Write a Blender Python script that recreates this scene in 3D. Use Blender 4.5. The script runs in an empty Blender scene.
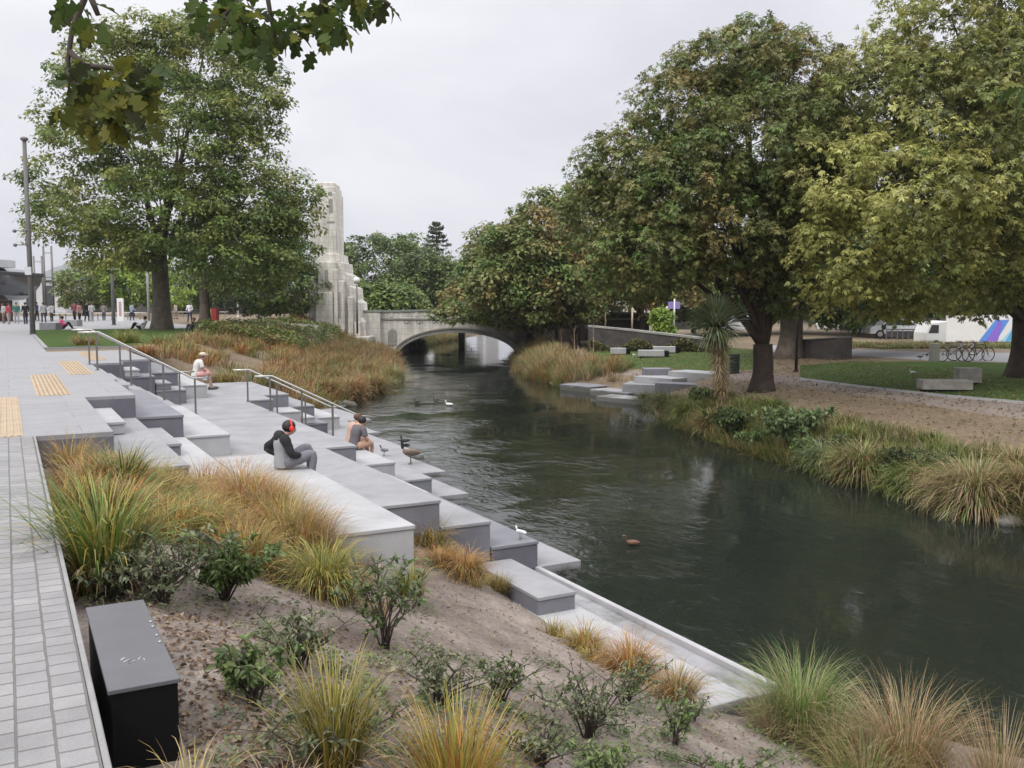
import bpy, bmesh, math, random
import numpy as np
from mathutils import Vector, Matrix, Quaternion
random.seed(7); rng = np.random.default_rng(11)
scn = bpy.context.scene
COL = scn.collection
PI = math.pi
# ------------------------------------------------------------------ camera
FPX, HC, HZ = 930.0, 1.62, 303.0
PITCH = math.atan((384-HZ)/FPX)
YAW = math.atan((512-5)/FPX*math.cos(PITCH))
cam_d = bpy.data.cameras.new('camera'); cam = bpy.data.objects.new('camera', cam_d); COL.objects.link(cam)
cam.location = (0, 0, HC); cam.rotation_euler = (PI/2-PITCH, 0, -YAW)
cam_d.sensor_width = 36; cam_d.lens = 36*FPX/1024; cam_d.clip_start = 0.05; cam_d.clip_end = 12000
scn.camera = cam
RV = Vector((math.cos(YAW), -math.sin(YAW), 0)); FV = Vector((math.sin(YAW), math.cos(YAW), 0))
def ray(px, py):
    x = (px-512)/FPX; y = (384-py)/FPX
    fw = math.cos(PITCH)+y*math.sin(PITCH); up = -math.sin(PITCH)+y*math.cos(PITCH)
    return x, fw, up
def at(px, py, z):
    x, fw, up = ray(px, py); t = (z-HC)/up
    p = FV*(fw*t)+RV*(x*t); return Vector((p.x, p.y, z))
def atF(px, py, F):
    x, fw, up = ray(px, py); t = F/fw
    p = FV*F+RV*(x*t); return Vector((p.x, p.y, HC+up*t))
def depth(p): return p.x*FV.x+p.y*FV.y
# ------------------------------------------------------------------ terrain
LV = [-60, -5, 0, 3, 5, 7, 12, 33, 38, 45, 52, 64, 72.6, 90, 120, 200, 400]
LU = [25, 11, 9.8, 9.0, 8.2, 7.0, 7.0, 9.6, 12.5, 16.5, 20.7, 25.2, 28.4, 38, 63, 130, 300]
RVv = [-60, -10, 10.9, 14.6, 19.7, 28, 30.2, 33, 40.8, 47, 60, 68, 90, 120, 200, 400]
RU = [17, 17.0, 17.3, 17.65, 18.75, 21.4, 22.8, 24.3, 25.1, 26.6, 32.8, 38.4, 50, 76, 145, 320]
TV = [12, 33, 40, 50, 60, 75, 90, 400]
TU = [7, 3.5, 5.0, 8.5, 13.5, 21, 26, 130]
def G(u, v):
    u = np.asarray(u, float); v = np.asarray(v, float)
    L = np.interp(v, LV, LU); R = np.interp(v, RVv, RU); T = np.interp(v, TV, TU)
    d = u-R
    zr = np.interp(d, [-2, 0, .5, 1.4, 2.6, 6, 12, 25, 40, 60], [-3.5, -2.78, -2.3, -1.95, -1.75, -1.5, -1.25, -.9, -.35, -.15])
    zr2 = np.interp(d, [-2, 0, .5, 1.4, 2.6, 6, 12, 25, 40, 60], [-3.5, -2.78, -2.3, -1.95, -1.75, -1.5, -1.27, -1.12, -1.12, -1.1])
    kk = np.clip((v-.62*u-12)/10, 0, 1); zr = zr*kk+zr2*(1-kk)
    zr = zr-.40*np.exp(-((v-35.5)/4.6)**4)*np.clip((3.6-d)/1.5, 0, 1)
    fl = np.clip((u-T)/np.maximum(L-T, .1), 0, 1)
    zl = np.where(u < T, -.06, -.06-2.7*np.power(fl, 1.15)); zl = np.where(u > L, -2.76-np.minimum((u-L)*.6, .8), zl)
    zn = np.where(u < .2, -.3, -.14-.395*(u-.2)); zn = np.maximum(zn, -2.62); zn = np.where(u > L, -2.62-np.minimum((u-L)*.7, .9), zn)
    k = (np.clip((v-33.2)/1.5, 0, 1))
    zt = np.where(u < -1, -.3, -3.4)
    zleft = np.where(v < 12.2, zn, zt*(1-k)+zl*k)
    mid = (L+R)/2
    return np.where(u > mid, zr, zleft)
def g(u, v): return float(G(u, v))
def atg(px, py, fmin=2.0):
    x, fw, up = ray(px, py); F = fmin; prev = F
    while F < 400:
        t = F/fw; p = FV*F+RV*(x*t); z = HC+up*t
        if z < g(p.x, p.y): break
        prev = F; F *= 1.012
    a, b = prev, F
    for _ in range(18):
        m = (a+b)/2; t = m/fw; p = FV*m+RV*(x*t)
        if HC+up*t < g(p.x, p.y): b = m
        else: a = m
    t = b/fw; p = FV*b+RV*(x*t); return Vector((p.x, p.y, g(p.x, p.y)))
# ------------------------------------------------------------------ materials
def nodes(name):
    m = bpy.data.materials.new(name); m.use_nodes = True; nt = m.node_tree
    return m, nt, nt.nodes['Principled BSDF'], nt.nodes['Material Output']
def N(nt, t, **kw):
    n = nt.nodes.new(t)
    for k, v in kw.items():
        if k in n.inputs: n.inputs[k].default_value = v
        else: setattr(n, k, v)
    return n
def mat(name, col, rough=.7, var=.15, scale=6, scale2=None, col2=None, bump=0., bscale=60, metal=0., spec=.5, coat=0):
    m, nt, b, o = nodes(name)
    geo = N(nt, 'ShaderNodeNewGeometry')
    n1 = N(nt, 'ShaderNodeTexNoise', Scale=scale, Detail=5., Roughness=.65); nt.links.new(geo.outputs['Position'], n1.inputs['Vector'])
    r = N(nt, 'ShaderNodeValToRGB'); nt.links.new(n1.outputs['Fac'], r.inputs['Fac'])
    c2 = col2 if col2 else tuple(min(1, c*(1+var)) for c in col)
    c1 = tuple(c*(1-var) for c in col) if not col2 else col
    r.color_ramp.elements[0].position = .32; r.color_ramp.elements[1].position = .68
    r.color_ramp.elements[0].color = (*c1, 1); r.color_ramp.elements[1].color = (*c2, 1)
    out = r.outputs['Color']
    n2 = N(nt, 'ShaderNodeTexNoise', Scale=scale2 or scale*14, Detail=3.); nt.links.new(geo.outputs['Position'], n2.inputs['Vector'])
    mr = N(nt, 'ShaderNodeMapRange'); mr.inputs['From Min'].default_value = .3; mr.inputs['From Max'].default_value = .7
    mr.inputs['To Min'].default_value = 1-var*.7; mr.inputs['To Max'].default_value = 1+var*.7
    nt.links.new(n2.outputs['Fac'], mr.inputs['Value'])
    mx = N(nt, 'ShaderNodeVectorMath', operation='SCALE'); nt.links.new(out, mx.inputs[0]); nt.links.new(mr.outputs[0], mx.inputs['Scale'])
    nt.links.new(mx.outputs[0], b.inputs['Base Color'])
    b.inputs['Roughness'].default_value = rough; b.inputs['Metallic'].default_value = metal; b.inputs['Specular IOR Level'].default_value = spec
    if coat: b.inputs['Coat Weight'].default_value = coat
    if bump:
        n3 = N(nt, 'ShaderNodeTexNoise', Scale=bscale, Detail=4.); nt.links.new(geo.outputs['Position'], n3.inputs['Vector'])
        bp = N(nt, 'ShaderNodeBump', Strength=bump, Distance=.02); nt.links.new(n3.outputs['Fac'], bp.inputs['Height']); nt.links.new(bp.outputs[0], b.inputs['Normal'])
    return m
def weather(m, algae=True):
    nt = m.node_tree; b = nt.nodes['Principled BSDF']; src = b.inputs['Base Color'].links[0].from_socket; geo = N(nt, 'ShaderNodeNewGeometry')
    n1 = N(nt, 'ShaderNodeTexNoise', Scale=.9, Detail=9., Roughness=.72); nt.links.new(geo.outputs['Position'], n1.inputs['Vector'])
    mr = N(nt, 'ShaderNodeMapRange'); mr.inputs['From Min'].default_value = .36; mr.inputs['From Max'].default_value = .62; mr.inputs['To Min'].default_value = .88; mr.inputs['To Max'].default_value = 1.10; nt.links.new(n1.outputs['Fac'], mr.inputs['Value'])
    n2 = N(nt, 'ShaderNodeTexNoise', Scale=7., Detail=3., Roughness=.6); nt.links.new(geo.outputs['Position'], n2.inputs['Vector'])
    m2 = N(nt, 'ShaderNodeMapRange'); m2.inputs['From Min'].default_value = .68; m2.inputs['From Max'].default_value = .76; m2.inputs['To Min'].default_value = 1; m2.inputs['To Max'].default_value = .72; nt.links.new(n2.outputs['Fac'], m2.inputs['Value'])
    ml = N(nt, 'ShaderNodeMath', operation='MULTIPLY'); nt.links.new(mr.outputs[0], ml.inputs[0]); nt.links.new(m2.outputs[0], ml.inputs[1])
    sc = N(nt, 'ShaderNodeVectorMath', operation='SCALE'); nt.links.new(src, sc.inputs[0]); nt.links.new(ml.outputs[0], sc.inputs['Scale']); out = sc.outputs[0]
    sp = N(nt, 'ShaderNodeSeparateXYZ'); nt.links.new(geo.outputs['Position'], sp.inputs[0]); ad = N(nt, 'ShaderNodeMath', operation='MULTIPLY_ADD'); nt.links.new(n1.outputs['Fac'], ad.inputs[0]); ad.inputs[1].default_value = .35; nt.links.new(sp.outputs['Z'], ad.inputs[2])
    m3 = N(nt, 'ShaderNodeMapRange'); m3.inputs['From Min'].default_value = -2.34; m3.inputs['From Max'].default_value = -2.27; m3.inputs['To Min'].default_value = .75; m3.inputs['To Max'].default_value = 0; nt.links.new(ad.outputs[0], m3.inputs['Value'])
    mx = N(nt, 'ShaderNodeMix', data_type='RGBA'); nt.links.new(m3.outputs[0], mx.inputs[0]); nt.links.new(out, mx.inputs[6]); mx.inputs[7].default_value = (.07, .068, .045, 1); nt.links.new(mx.outputs[2], b.inputs['Base Color'])
def leafmat(name, transl=.3, rough=.5):
    m, nt, b, o = nodes(name)
    a = N(nt, 'ShaderNodeAttribute', attribute_name='Col')
    nt.links.new(a.outputs['Color'], b.inputs['Base Color']); b.inputs['Roughness'].default_value = rough; b.inputs['Specular IOR Level'].default_value = .35
    t = N(nt, 'ShaderNodeBsdfTranslucent'); nt.links.new(a.outputs['Color'], t.inputs['Color'])
    mx = N(nt, 'ShaderNodeMixShader'); mx.inputs[0].default_value = transl
    nt.links.new(b.outputs[0], mx.inputs[1]); nt.links.new(t.outputs[0], mx.inputs[2]); nt.links.new(mx.outputs[0], o.inputs['Surface'])
    return m
def brickmat(name, c1, c2, mortar, bw, bh, ms, offset=.5, rot=0, rough=.8, bias=0, bump=.3, noise=.2, shift=0):
    m, nt, b, o = nodes(name)
    geo = N(nt, 'ShaderNodeNewGeometry'); mp = N(nt, 'ShaderNodeMapping'); mp.inputs['Rotation'].default_value = (0, 0, rot); mp.inputs['Location'].default_value = (0, -shift, 0)
    nt.links.new(geo.outputs['Position'], mp.inputs['Vector'])
    wn = N(nt, 'ShaderNodeTexNoise', Scale=9., Detail=2.); nt.links.new(geo.outputs['Position'], wn.inputs['Vector'])
    wv = N(nt, 'ShaderNodeVectorMath', operation='MULTIPLY_ADD'); nt.links.new(wn.outputs['Color'], wv.inputs[0]); wv.inputs[1].default_value = (.01, .01, 0)
    nt.links.new(mp.outputs[0], wv.inputs[2])
    br = N(nt, 'ShaderNodeTexBrick', offset=offset); nt.links.new(wv.outputs[0], br.inputs['Vector'])
    br.inputs['Color1'].default_value = (*c1, 1); br.inputs['Color2'].default_value = (*c2, 1); br.inputs['Mortar'].default_value = (*mortar, 1)
    br.inputs['Scale'].default_value = 1; br.inputs['Brick Width'].default_value = bw; br.inputs['Row Height'].default_value = bh
    br.inputs['Mortar Size'].default_value = ms; br.inputs['Mortar Smooth'].default_value = .15; br.inputs['Bias'].default_value = bias
    n1 = N(nt, 'ShaderNodeTexNoise', Scale=2.2, Detail=7., Roughness=.7); nt.links.new(geo.outputs['Position'], n1.inputs['Vector'])
    mr = N(nt, 'ShaderNodeMapRange'); mr.inputs['From Min'].default_value = .3; mr.inputs['From Max'].default_value = .7
    mr.inputs['To Min'].default_value = 1-noise; mr.inputs['To Max'].default_value = 1+noise*.6; nt.links.new(n1.outputs['Fac'], mr.inputs['Value'])
    n2 = N(nt, 'ShaderNodeTexNoise', Scale=120., Detail=2.); nt.links.new(geo.outputs['Position'], n2.inputs['Vector'])
    mr2 = N(nt, 'ShaderNodeMapRange'); mr2.inputs['From Min'].default_value = .3; mr2.inputs['From Max'].default_value = .7; mr2.inputs['To Min'].default_value = .88; mr2.inputs['To Max'].default_value = 1.12
    nt.links.new(n2.outputs['Fac'], mr2.inputs['Value'])
    ml = N(nt, 'ShaderNodeMath', operation='MULTIPLY'); nt.links.new(mr.outputs[0], ml.inputs[0]); nt.links.new(mr2.outputs[0], ml.inputs[1])
    sc = N(nt, 'ShaderNodeVectorMath', operation='SCALE'); nt.links.new(br.outputs['Color'], sc.inputs[0]); nt.links.new(ml.outputs[0], sc.inputs['Scale'])
    nt.links.new(sc.outputs[0], b.inputs['Base Color']); b.inputs['Roughness'].default_value = rough
    iv = N(nt, 'ShaderNodeMath', operation='MULTIPLY_ADD'); iv.inputs[1].default_value = -1; iv.inputs[2].default_value = 1; nt.links.new(br.outputs['Fac'], iv.inputs[0])
    bp = N(nt, 'ShaderNodeBump', Strength=bump, Distance=.008); nt.links.new(iv.outputs[0], bp.inputs['Height']); nt.links.new(bp.outputs[0], b.inputs['Normal'])
    return m
M = {}
M['granite'] = brickmat('granite', (.255, .253, .262), (.275, .273, .282), (.18, .18, .20), 5.5, .815, .004, rot=PI/2, rough=.75, noise=.1, bump=.1)
M['granite_light'] = mat('granite_light', (.37, .368, .372), .7, .07, 1.5, 90)
M['granite_mid'] = mat('granite_mid', (.27, .268, .277), .7, .09, 1.5, 90)
M['granite_dark'] = mat('granite_dark', (.19, .19, .21), .7, .1, 1.5, 90)
M['plaza'] = brickmat('plaza', (.265, .262, .268), (.285, .281, .286), (.18, .18, .19), 1.6, .8, .006, rot=0, rough=.8, noise=.12, bump=.15)
M['setts'] = brickmat('setts', (.235, .23, .23), (.285, .28, .275), (.145, .14, .13), .132, .13, .006, offset=.37, rot=PI/2, rough=.85, noise=.2, bump=.9, shift=.234-.13)
M['kerbstone'] = mat('kerbstone', (.26, .255, .25), .8, .12, 4, 80)
M['tactile'] = mat('tactile', (.40, .31, .21), .75, .12, 3, 60)
M['soil'] = mat('soil', (.105, .078, .062), .95, .3, 1.1, 26, col2=(.30, .252, .215), bump=.8, bscale=45)
M['bank_soil'] = mat('bank_soil', (.12, .085, .050), .95, .3, .6, 7, col2=(.20, .15, .095), bump=.6, bscale=14)
M['lawn'] = mat('lawn', (.046, .080, .022), .95, .3, .9, 16, col2=(.078, .112, .036), spec=.05, bump=.8, bscale=60)
M['far_ground'] = mat('far_ground', (.25, .24, .22), .9, .2, .3, 5)
M['gravel'] = mat('gravel', (.21, .172, .145), .95, .15, .8, 18, bump=.4, bscale=60)
M['asphalt'] = mat('asphalt', (.07, .07, .072), .9, .15, .8, 30)
M['steel'] = mat('steel', (.50, .49, .46), .35, .05, 5, metal=.85)
M['steel_dark'] = mat('steel_dark', (.16, .15, .14), .5, .08, 5, metal=.4)
M['black_stone'] = mat('black_stone', (.005, .005, .0055), .45, .2, 4, 70, spec=.2)
M['lid'] = mat('lid', (.105, .105, .113), .42, .1, 3, 120)
M['white_paint'] = mat('white_paint', (.75, .75, .73), .5, .05, 3)
M['stone_white'] = mat('stone_white', (.74, .715, .66), .85, .14, .5, 6, col2=(.64, .61, .555), bump=.3, bscale=6)
M['stone_stain'] = mat('stone_stain', (.28, .27, .245), .85, .2, .7, 9)
M['stone_brown'] = mat('stone_brown', (.10, .085, .07), .9, .25, .8, 9, bump=.3, bscale=8)
def stonejoints(m):
    nt = m.node_tree; b = nt.nodes['Principled BSDF']; src = b.inputs['Base Color'].links[0].from_socket; geo = N(nt, 'ShaderNodeNewGeometry'); dt = N(nt, 'ShaderNodeVectorMath', operation='DOT_PRODUCT'); nt.links.new(geo.outputs['Position'], dt.inputs[0]); dt.inputs[1].default_value = tuple(RV)
    sp = N(nt, 'ShaderNodeSeparateXYZ'); nt.links.new(geo.outputs['Position'], sp.inputs[0]); cb = N(nt, 'ShaderNodeCombineXYZ'); nt.links.new(dt.outputs['Value'], cb.inputs[0]); nt.links.new(sp.outputs['Z'], cb.inputs[1])
    br = N(nt, 'ShaderNodeTexBrick'); nt.links.new(cb.outputs[0], br.inputs['Vector']); br.inputs['Scale'].default_value = 1; br.inputs['Brick Width'].default_value = 1.1; br.inputs['Row Height'].default_value = .5; br.inputs['Mortar Size'].default_value = .02
    br.inputs['Color1'].default_value = (1, 1, 1, 1); br.inputs['Color2'].default_value = (.93, .92, .90, 1); br.inputs['Mortar'].default_value = (.78, .76, .73, 1)
    mp = N(nt, 'ShaderNodeMapping'); mp.inputs['Scale'].default_value = (1.6, 1.6, .22); nt.links.new(geo.outputs['Position'], mp.inputs['Vector']); ns = N(nt, 'ShaderNodeTexNoise', Scale=1.6, Detail=6., Roughness=.65); nt.links.new(mp.outputs[0], ns.inputs['Vector'])
    mr = N(nt, 'ShaderNodeMapRange'); mr.inputs['From Min'].default_value = .42; mr.inputs['From Max'].default_value = .62; mr.inputs['To Min'].default_value = 1.05; mr.inputs['To Max'].default_value = .76; nt.links.new(ns.outputs['Fac'], mr.inputs['Value'])
    mu = N(nt, 'ShaderNodeVectorMath', operation='MULTIPLY'); nt.links.new(src, mu.inputs[0]); nt.links.new(br.outputs['Color'], mu.inputs[1]); sc = N(nt, 'ShaderNodeVectorMath', operation='SCALE'); nt.links.new(mu.outputs[0], sc.inputs[0]); nt.links.new(mr.outputs[0], sc.inputs['Scale']); nt.links.new(sc.outputs[0], b.inputs['Base Color'])
stonejoints(M['stone_white'])
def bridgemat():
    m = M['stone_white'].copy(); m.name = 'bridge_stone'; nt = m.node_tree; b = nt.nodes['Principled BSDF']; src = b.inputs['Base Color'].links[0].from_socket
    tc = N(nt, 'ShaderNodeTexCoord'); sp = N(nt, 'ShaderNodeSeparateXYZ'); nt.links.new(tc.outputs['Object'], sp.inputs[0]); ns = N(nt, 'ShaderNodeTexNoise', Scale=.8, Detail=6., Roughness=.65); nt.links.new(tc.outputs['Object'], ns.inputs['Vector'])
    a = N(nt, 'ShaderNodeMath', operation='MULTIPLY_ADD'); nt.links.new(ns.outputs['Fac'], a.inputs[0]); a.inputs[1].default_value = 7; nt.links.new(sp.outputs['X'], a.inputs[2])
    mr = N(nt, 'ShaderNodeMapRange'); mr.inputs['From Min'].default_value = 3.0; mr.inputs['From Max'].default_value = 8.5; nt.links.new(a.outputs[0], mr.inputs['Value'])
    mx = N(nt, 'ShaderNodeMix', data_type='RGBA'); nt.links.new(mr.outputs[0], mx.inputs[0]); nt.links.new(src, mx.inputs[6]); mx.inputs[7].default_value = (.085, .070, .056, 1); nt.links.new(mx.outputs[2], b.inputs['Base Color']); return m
M['cornice'] = mat('cornice', (.22, .245, .215), .85, .15, 1, 9)
M['river_wall'] = mat('river_wall', (.04, .036, .033), .9, .3, 1.5, 14, col2=(.085, .075, .068), bump=.5, bscale=9)
M['bark'] = mat('bark', (.055, .040, .032), .95, .35, 3, 22, bump=1., bscale=14)
M['bark_grey'] = mat('bark_grey', (.13, .105, .085), .95, .3, 3, 20, bump=1., bscale=12)
M['bark_tan'] = mat('bark_tan', (.27, .20, .13), .95, .35, 5, 30, bump=1., bscale=25)
M['twig'] = mat('twig', (.07, .055, .045), .9, .2, 8)
M['wood'] = mat('wood', (.27, .25, .22), .8, .25, 4, 40, bump=.3, bscale=30)
M['glass'] = mat('glass', (.03, .04, .045), .08, .1, 2, spec=.8)
M['roof_dark'] = mat('roof_dark', (.035, .033, .035), .6, .2, 2)
M['building_grey'] = mat('building_grey', (.09, .085, .08), .8, .15, 1)  # tone darkened to paint in the band of shade below the lawn trees
M['building_pale'] = mat('building_pale', (.55, .56, .58), .8, .08, 1)
M['hill'] = mat('hill', (.07, .085, .06), .95, .25, .004, .03)
M['leaf'] = leafmat('leaf', .3); M['blade'] = leafmat('blade', .25, .45); M['oak_leaf'] = leafmat('oak_leaf', .4, .75)
M['crumb'] = mat('crumb', (.12, .09, .072), .95, .3, 3, 20, col2=(.25, .21, .17)); M['rock'] = mat('rock', (.16, .15, .135), .9, .3, 3, 20, bump=.6, bscale=12)
def plain(name, col, rough=.7, metal=0):
    k = 'p_'+name
    if k not in M: M[k] = mat(name, col, rough, .06, 8, metal=metal)
    return M[k]
# ------------------------------------------------------------------ object helpers
def link(o, parent=None):
    COL.objects.link(o)
    if parent is not None: o.parent = parent
    return o
def tag(o, label=None, cat=None, group=None, kind=None):
    if label: o['label'] = label
    if cat: o['category'] = cat
    if group: o['group'] = group
    if kind: o['kind'] = kind
    return o
def thing(name, label, cat, loc=(0, 0, 0), rz=0, group=None):
    o = bpy.data.objects.new(name, None); COL.objects.link(o); o.location = loc; o.rotation_euler = (0, 0, rz); o.empty_display_size = .2
    return tag(o, label, cat, group)
def npmesh(name, V, F, m, Cc=None, smooth=False, parent=None):
    V = np.asarray(V, np.float32); F = np.asarray(F, np.int32); k = F.shape[1]
    me = bpy.data.meshes.new(name); me.vertices.add(len(V)); me.vertices.foreach_set('co', V.ravel())
    me.loops.add(F.size); me.loops.foreach_set('vertex_index', F.ravel())
    me.polygons.add(len(F)); me.polygons.foreach_set('loop_start', np.arange(0, F.size, k, dtype=np.int32))
    try: me.polygons.foreach_set('loop_total', np.full(len(F), k, np.int32))
    except Exception: pass
    me.update(calc_edges=True)
    if smooth: me.polygons.foreach_set('use_smooth', np.ones(len(F), bool))
    if Cc is not None:
        ca = me.color_attributes.new('Col', 'FLOAT_COLOR', 'POINT'); C4 = np.ones((len(V), 4), np.float32); C4[:, :3] = Cc; ca.data.foreach_set('color', C4.ravel())
    me.materials.append(m); o = bpy.data.objects.new(name, me); return link(o, parent)
class MB:
    def __init__(s): s.bm = bmesh.new(); s.mats = []; s.cur = 0
    def use(s, m):
        if m not in s.mats: s.mats.append(m)
        s.cur = s.mats.index(m); return s
    def _fin(s, geom, mtx=None):
        for f in geom: f.material_index = s.cur
    def box(s, x0, x1, y0, y1, z0, z1, mtx=None):
        vs = [s.bm.verts.new(c) for c in ((x0, y0, z0), (x1, y0, z0), (x1, y1, z0), (x0, y1, z0), (x0, y0, z1), (x1, y0, z1), (x1, y1, z1), (x0, y1, z1))]
        if mtx is not None:
            for v in vs: v.co = mtx @ v.co
        for q in ((3, 2, 1, 0), (4, 5, 6, 7), (0, 1, 5, 4), (1, 2, 6, 5), (2, 3, 7, 6), (3, 0, 4, 7)):
            f = s.bm.faces.new([vs[i] for i in q]); f.material_index = s.cur
        return s
    def tube(s, pts, r, n=8, cap=True):
        pts = [Vector(p) for p in pts]; rs = r if isinstance(r, (list, tuple)) else [r]*len(pts)
        rings = []; up = None
        for i, p in enumerate(pts):
            d = (pts[min(i+1, len(pts)-1)]-pts[max(i-1, 0)])
            if d.length < 1e-6: d = Vector((0, 0, 1))
            d.normalize()
            if up is None:
                up = Vector((1, 0, 0)) if abs(d.x) < .9 else Vector((0, 1, 0))
            a = (up-d*up.dot(d)); a = a.normalized() if a.length > 1e-5 else d.orthogonal().normalized(); up = a; b = d.cross(a)
            rings.append([s.bm.verts.new(p+(a*math.cos(t)+b*math.sin(t))*rs[i]) for t in [2*PI*k/n for k in range(n)]])
        for i in range(len(rings)-1):
            for k in range(n):
                f = s.bm.faces.new((rings[i][k], rings[i][(k+1) % n], rings[i+1][(k+1) % n], rings[i+1][k])); f.material_index = s.cur; f.smooth = True
        if cap:
            f = s.bm.faces.new(rings[0][::-1]); f.material_index = s.cur; f = s.bm.faces.new(rings[-1]); f.material_index = s.cur
        return s
    def poly(s, pts, th=None):
        vs = [s.bm.verts.new(p) for p in pts]; f = s.bm.faces.new(vs); f.material_index = s.cur
        if th is not None:
            r = bmesh.ops.extrude_face_region(s.bm, geom=[f])
            for v in [e for e in r['geom'] if isinstance(e, bmesh.types.BMVert)]: v.co += Vector(th)
            for e in r['geom']:
                if isinstance(e, bmesh.types.BMFace): e.material_index = s.cur
            for v in vs:
                for ff in v.link_faces: ff.material_index = s.cur
        return s
    def ball(s, c, r, seg=12, rings=8, mtx=None):
        r = (r, r, r) if not isinstance(r, (tuple, list)) else r
        m = Matrix.Translation(c) @ (mtx if mtx is not None else Matrix.Identity(4)) @ Matrix.Diagonal((*r, 1))
        o = bmesh.ops.create_uvsphere(s.bm, u_segments=seg, v_segments=rings, radius=1, matrix=m)
        for v in o['verts']:
            for f in v.link_faces: f.material_index = s.cur; f.smooth = True
        return s
    def build(s, name, m=None, parent=None, bevel=0, recalc=True, seg=1):
        if recalc: bmesh.ops.recalc_face_normals(s.bm, faces=s.bm.faces[:])
        if bevel: bmesh.ops.bevel(s.bm, geom=s.bm.edges[:], offset=bevel, segments=seg, profile=.6, affect='EDGES')
        me = bpy.data.meshes.new(name); s.bm.to_mesh(me); s.bm.free()
        for mm in (s.mats if s.mats else [m]): me.materials.append(mm)
        o = bpy.data.objects.new(name, me); return link(o, parent)
def P3(lp):  return [Vector(p) for p in lp]
# ------------------------------------------------------------------ people (first: cheap depsgraph)
def skin(name, verts, edges, radii, m, parent, sub=1, flat=None):
    me = bpy.data.meshes.new(name+'_skel'); me.from_pydata(verts, edges, []); o = bpy.data.objects.new(name+'_skel', me); COL.objects.link(o)
    md = o.modifiers.new('s', 'SKIN'); md.use_smooth_shade = True
    sv = me.skin_vertices[0].data
    for i, r in enumerate(radii):
        rr = r if isinstance(r, (tuple, list)) else (r, r); sv[i].radius = rr
    sv[0].use_root = True
    ss = o.modifiers.new('d', 'SUBSURF'); ss.levels = sub; ss.render_levels = sub
    dg = bpy.context.evaluated_depsgraph_get(); ev = o.evaluated_get(dg)
    nm = bpy.data.meshes.new_from_object(ev); nm.name = name
    bpy.data.objects.remove(o); bpy.data.meshes.remove(me)
    nm.materials.clear(); nm.materials.append(m)
    for p in nm.polygons: p.use_smooth = True
    b = bpy.data.objects.new(name, nm); return link(b, parent)
def lerp(a, b, t): return tuple(a[i]+(b[i]-a[i])*t for i in range(3))
def pose_joints(pose, lean=.0, armfwd=.35, kneeup=.0, headtilt=.0, var=0):
    J = {}
    if pose == 'stand':
        hz = .93; J['pel'] = (0, 0, hz); th = .1*(1 if var % 2 else -1)
        J['chest'] = (0, .02, hz+.38); J['neck'] = (0, .02, hz+.55); J['jaw'] = (0, .05, hz+.62); J['head'] = (0, .05, hz+.71); J['top'] = (0, .04, hz+.77)
        for s, n in ((-1, 'l'), (1, 'r')):
            J['hip'+n] = (s*.10, 0, hz-.05); J['kn'+n] = (s*.11, .03+s*th*.6, .49); J['an'+n] = (s*.12, s*th, .08); J['toe'+n] = (s*.14, s*th+.17, .04)
            J['sh'+n] = (s*.19, .0, hz+.49); J['el'+n] = (s*.25, -.02+(.05 if s > 0 else 0), hz+.2); J['wr'+n] = (s*.23, .12+.08*(var % 3), hz+.02+.08*(var % 2))
    elif pose == 'sit':     # pelvis on seat at z=0, feet at -0.4
        J['pel'] = (0, 0, .12); l = lean
        J['chest'] = (0, .30*l-.02, .47); J['neck'] = (0, .55*l, .62); J['jaw'] = (0, .62*l+.05+headtilt, .67); J['head'] = (0, .64*l+.05+headtilt, .76); J['top'] = (0, .64*l+.04+headtilt, .82)
        for s, n in ((-1, 'l'), (1, 'r')):
            J['hip'+n] = (s*.10, .03, .10); J['kn'+n] = (s*.15, .44, .16+kneeup+(.06 if s < 0 else 0)); J['an'+n] = (s*.13, .42+(.1 if s < 0 else .0), -.32); J['toe'+n] = (s*.15, .60+(.1 if s < 0 else 0), -.36)
            J['sh'+n] = (s*.19, .52*l-.02, .56); J['el'+n] = (s*.26, .35*l+.08, .29); J['wr'+n] = (s*.09, .30+.2*l, .20)
    elif pose == 'ground':  # sitting on ground, knees raised
        J['pel'] = (0, 0, .12); l = lean
        J['chest'] = (0, .25*l-.05, .46); J['neck'] = (0, .4*l-.04, .62); J['jaw'] = (0, .45*l, .68); J['head'] = (0, .45*l, .77); J['top'] = (0, .44*l-.01, .83)
        for s, n in ((-1, 'l'), (1, 'r')):
            J['hip'+n] = (s*.10, .03, .10); J['kn'+n] = (s*.14, .38, .46); J['an'+n] = (s*.13, .62, .08); J['toe'+n] = (s*.14, .80, .05)
            J['sh'+n] = (s*.19, .4*l-.08, .56); J['el'+n] = (s*.25, .10, .36); J['wr'+n] = (s*.12, .34, .42)
    elif pose == 'lie':     # lying back, along +Y feet
        J['pel'] = (0, 0, .12); J['chest'] = (0, -.38, .15); J['neck'] = (0, -.56, .17); J['jaw'] = (0, -.62, .2); J['head'] = (0, -.70, .18); J['top'] = (0, -.77, .18)
        for s, n in ((-1, 'l'), (1, 'r')):
            J['hip'+n] = (s*.10, .05, .11); J['kn'+n] = (s*.12, .45, .40 if (s > 0 or var % 2) else .12); J['an'+n] = (s*.12, .72 if (s > 0 or var % 2) else .9, .08); J['toe'+n] = (s*.13, .88 if (s > 0 or var % 2) else 1.0, .08)
            J['sh'+n] = (s*.19, -.50, .14); J['el'+n] = (s*.33, -.3, .10); J['wr'+n] = (s*.14, -.1, .22)
    return J
def slouch(J, k):
    for q in ('chest', 'neck', 'jaw', 'head', 'top', 'shl', 'shr', 'ell', 'elr'):
        x, y, z = J[q]; J[q] = (x, y, .12+(z-.12)*k)
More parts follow.
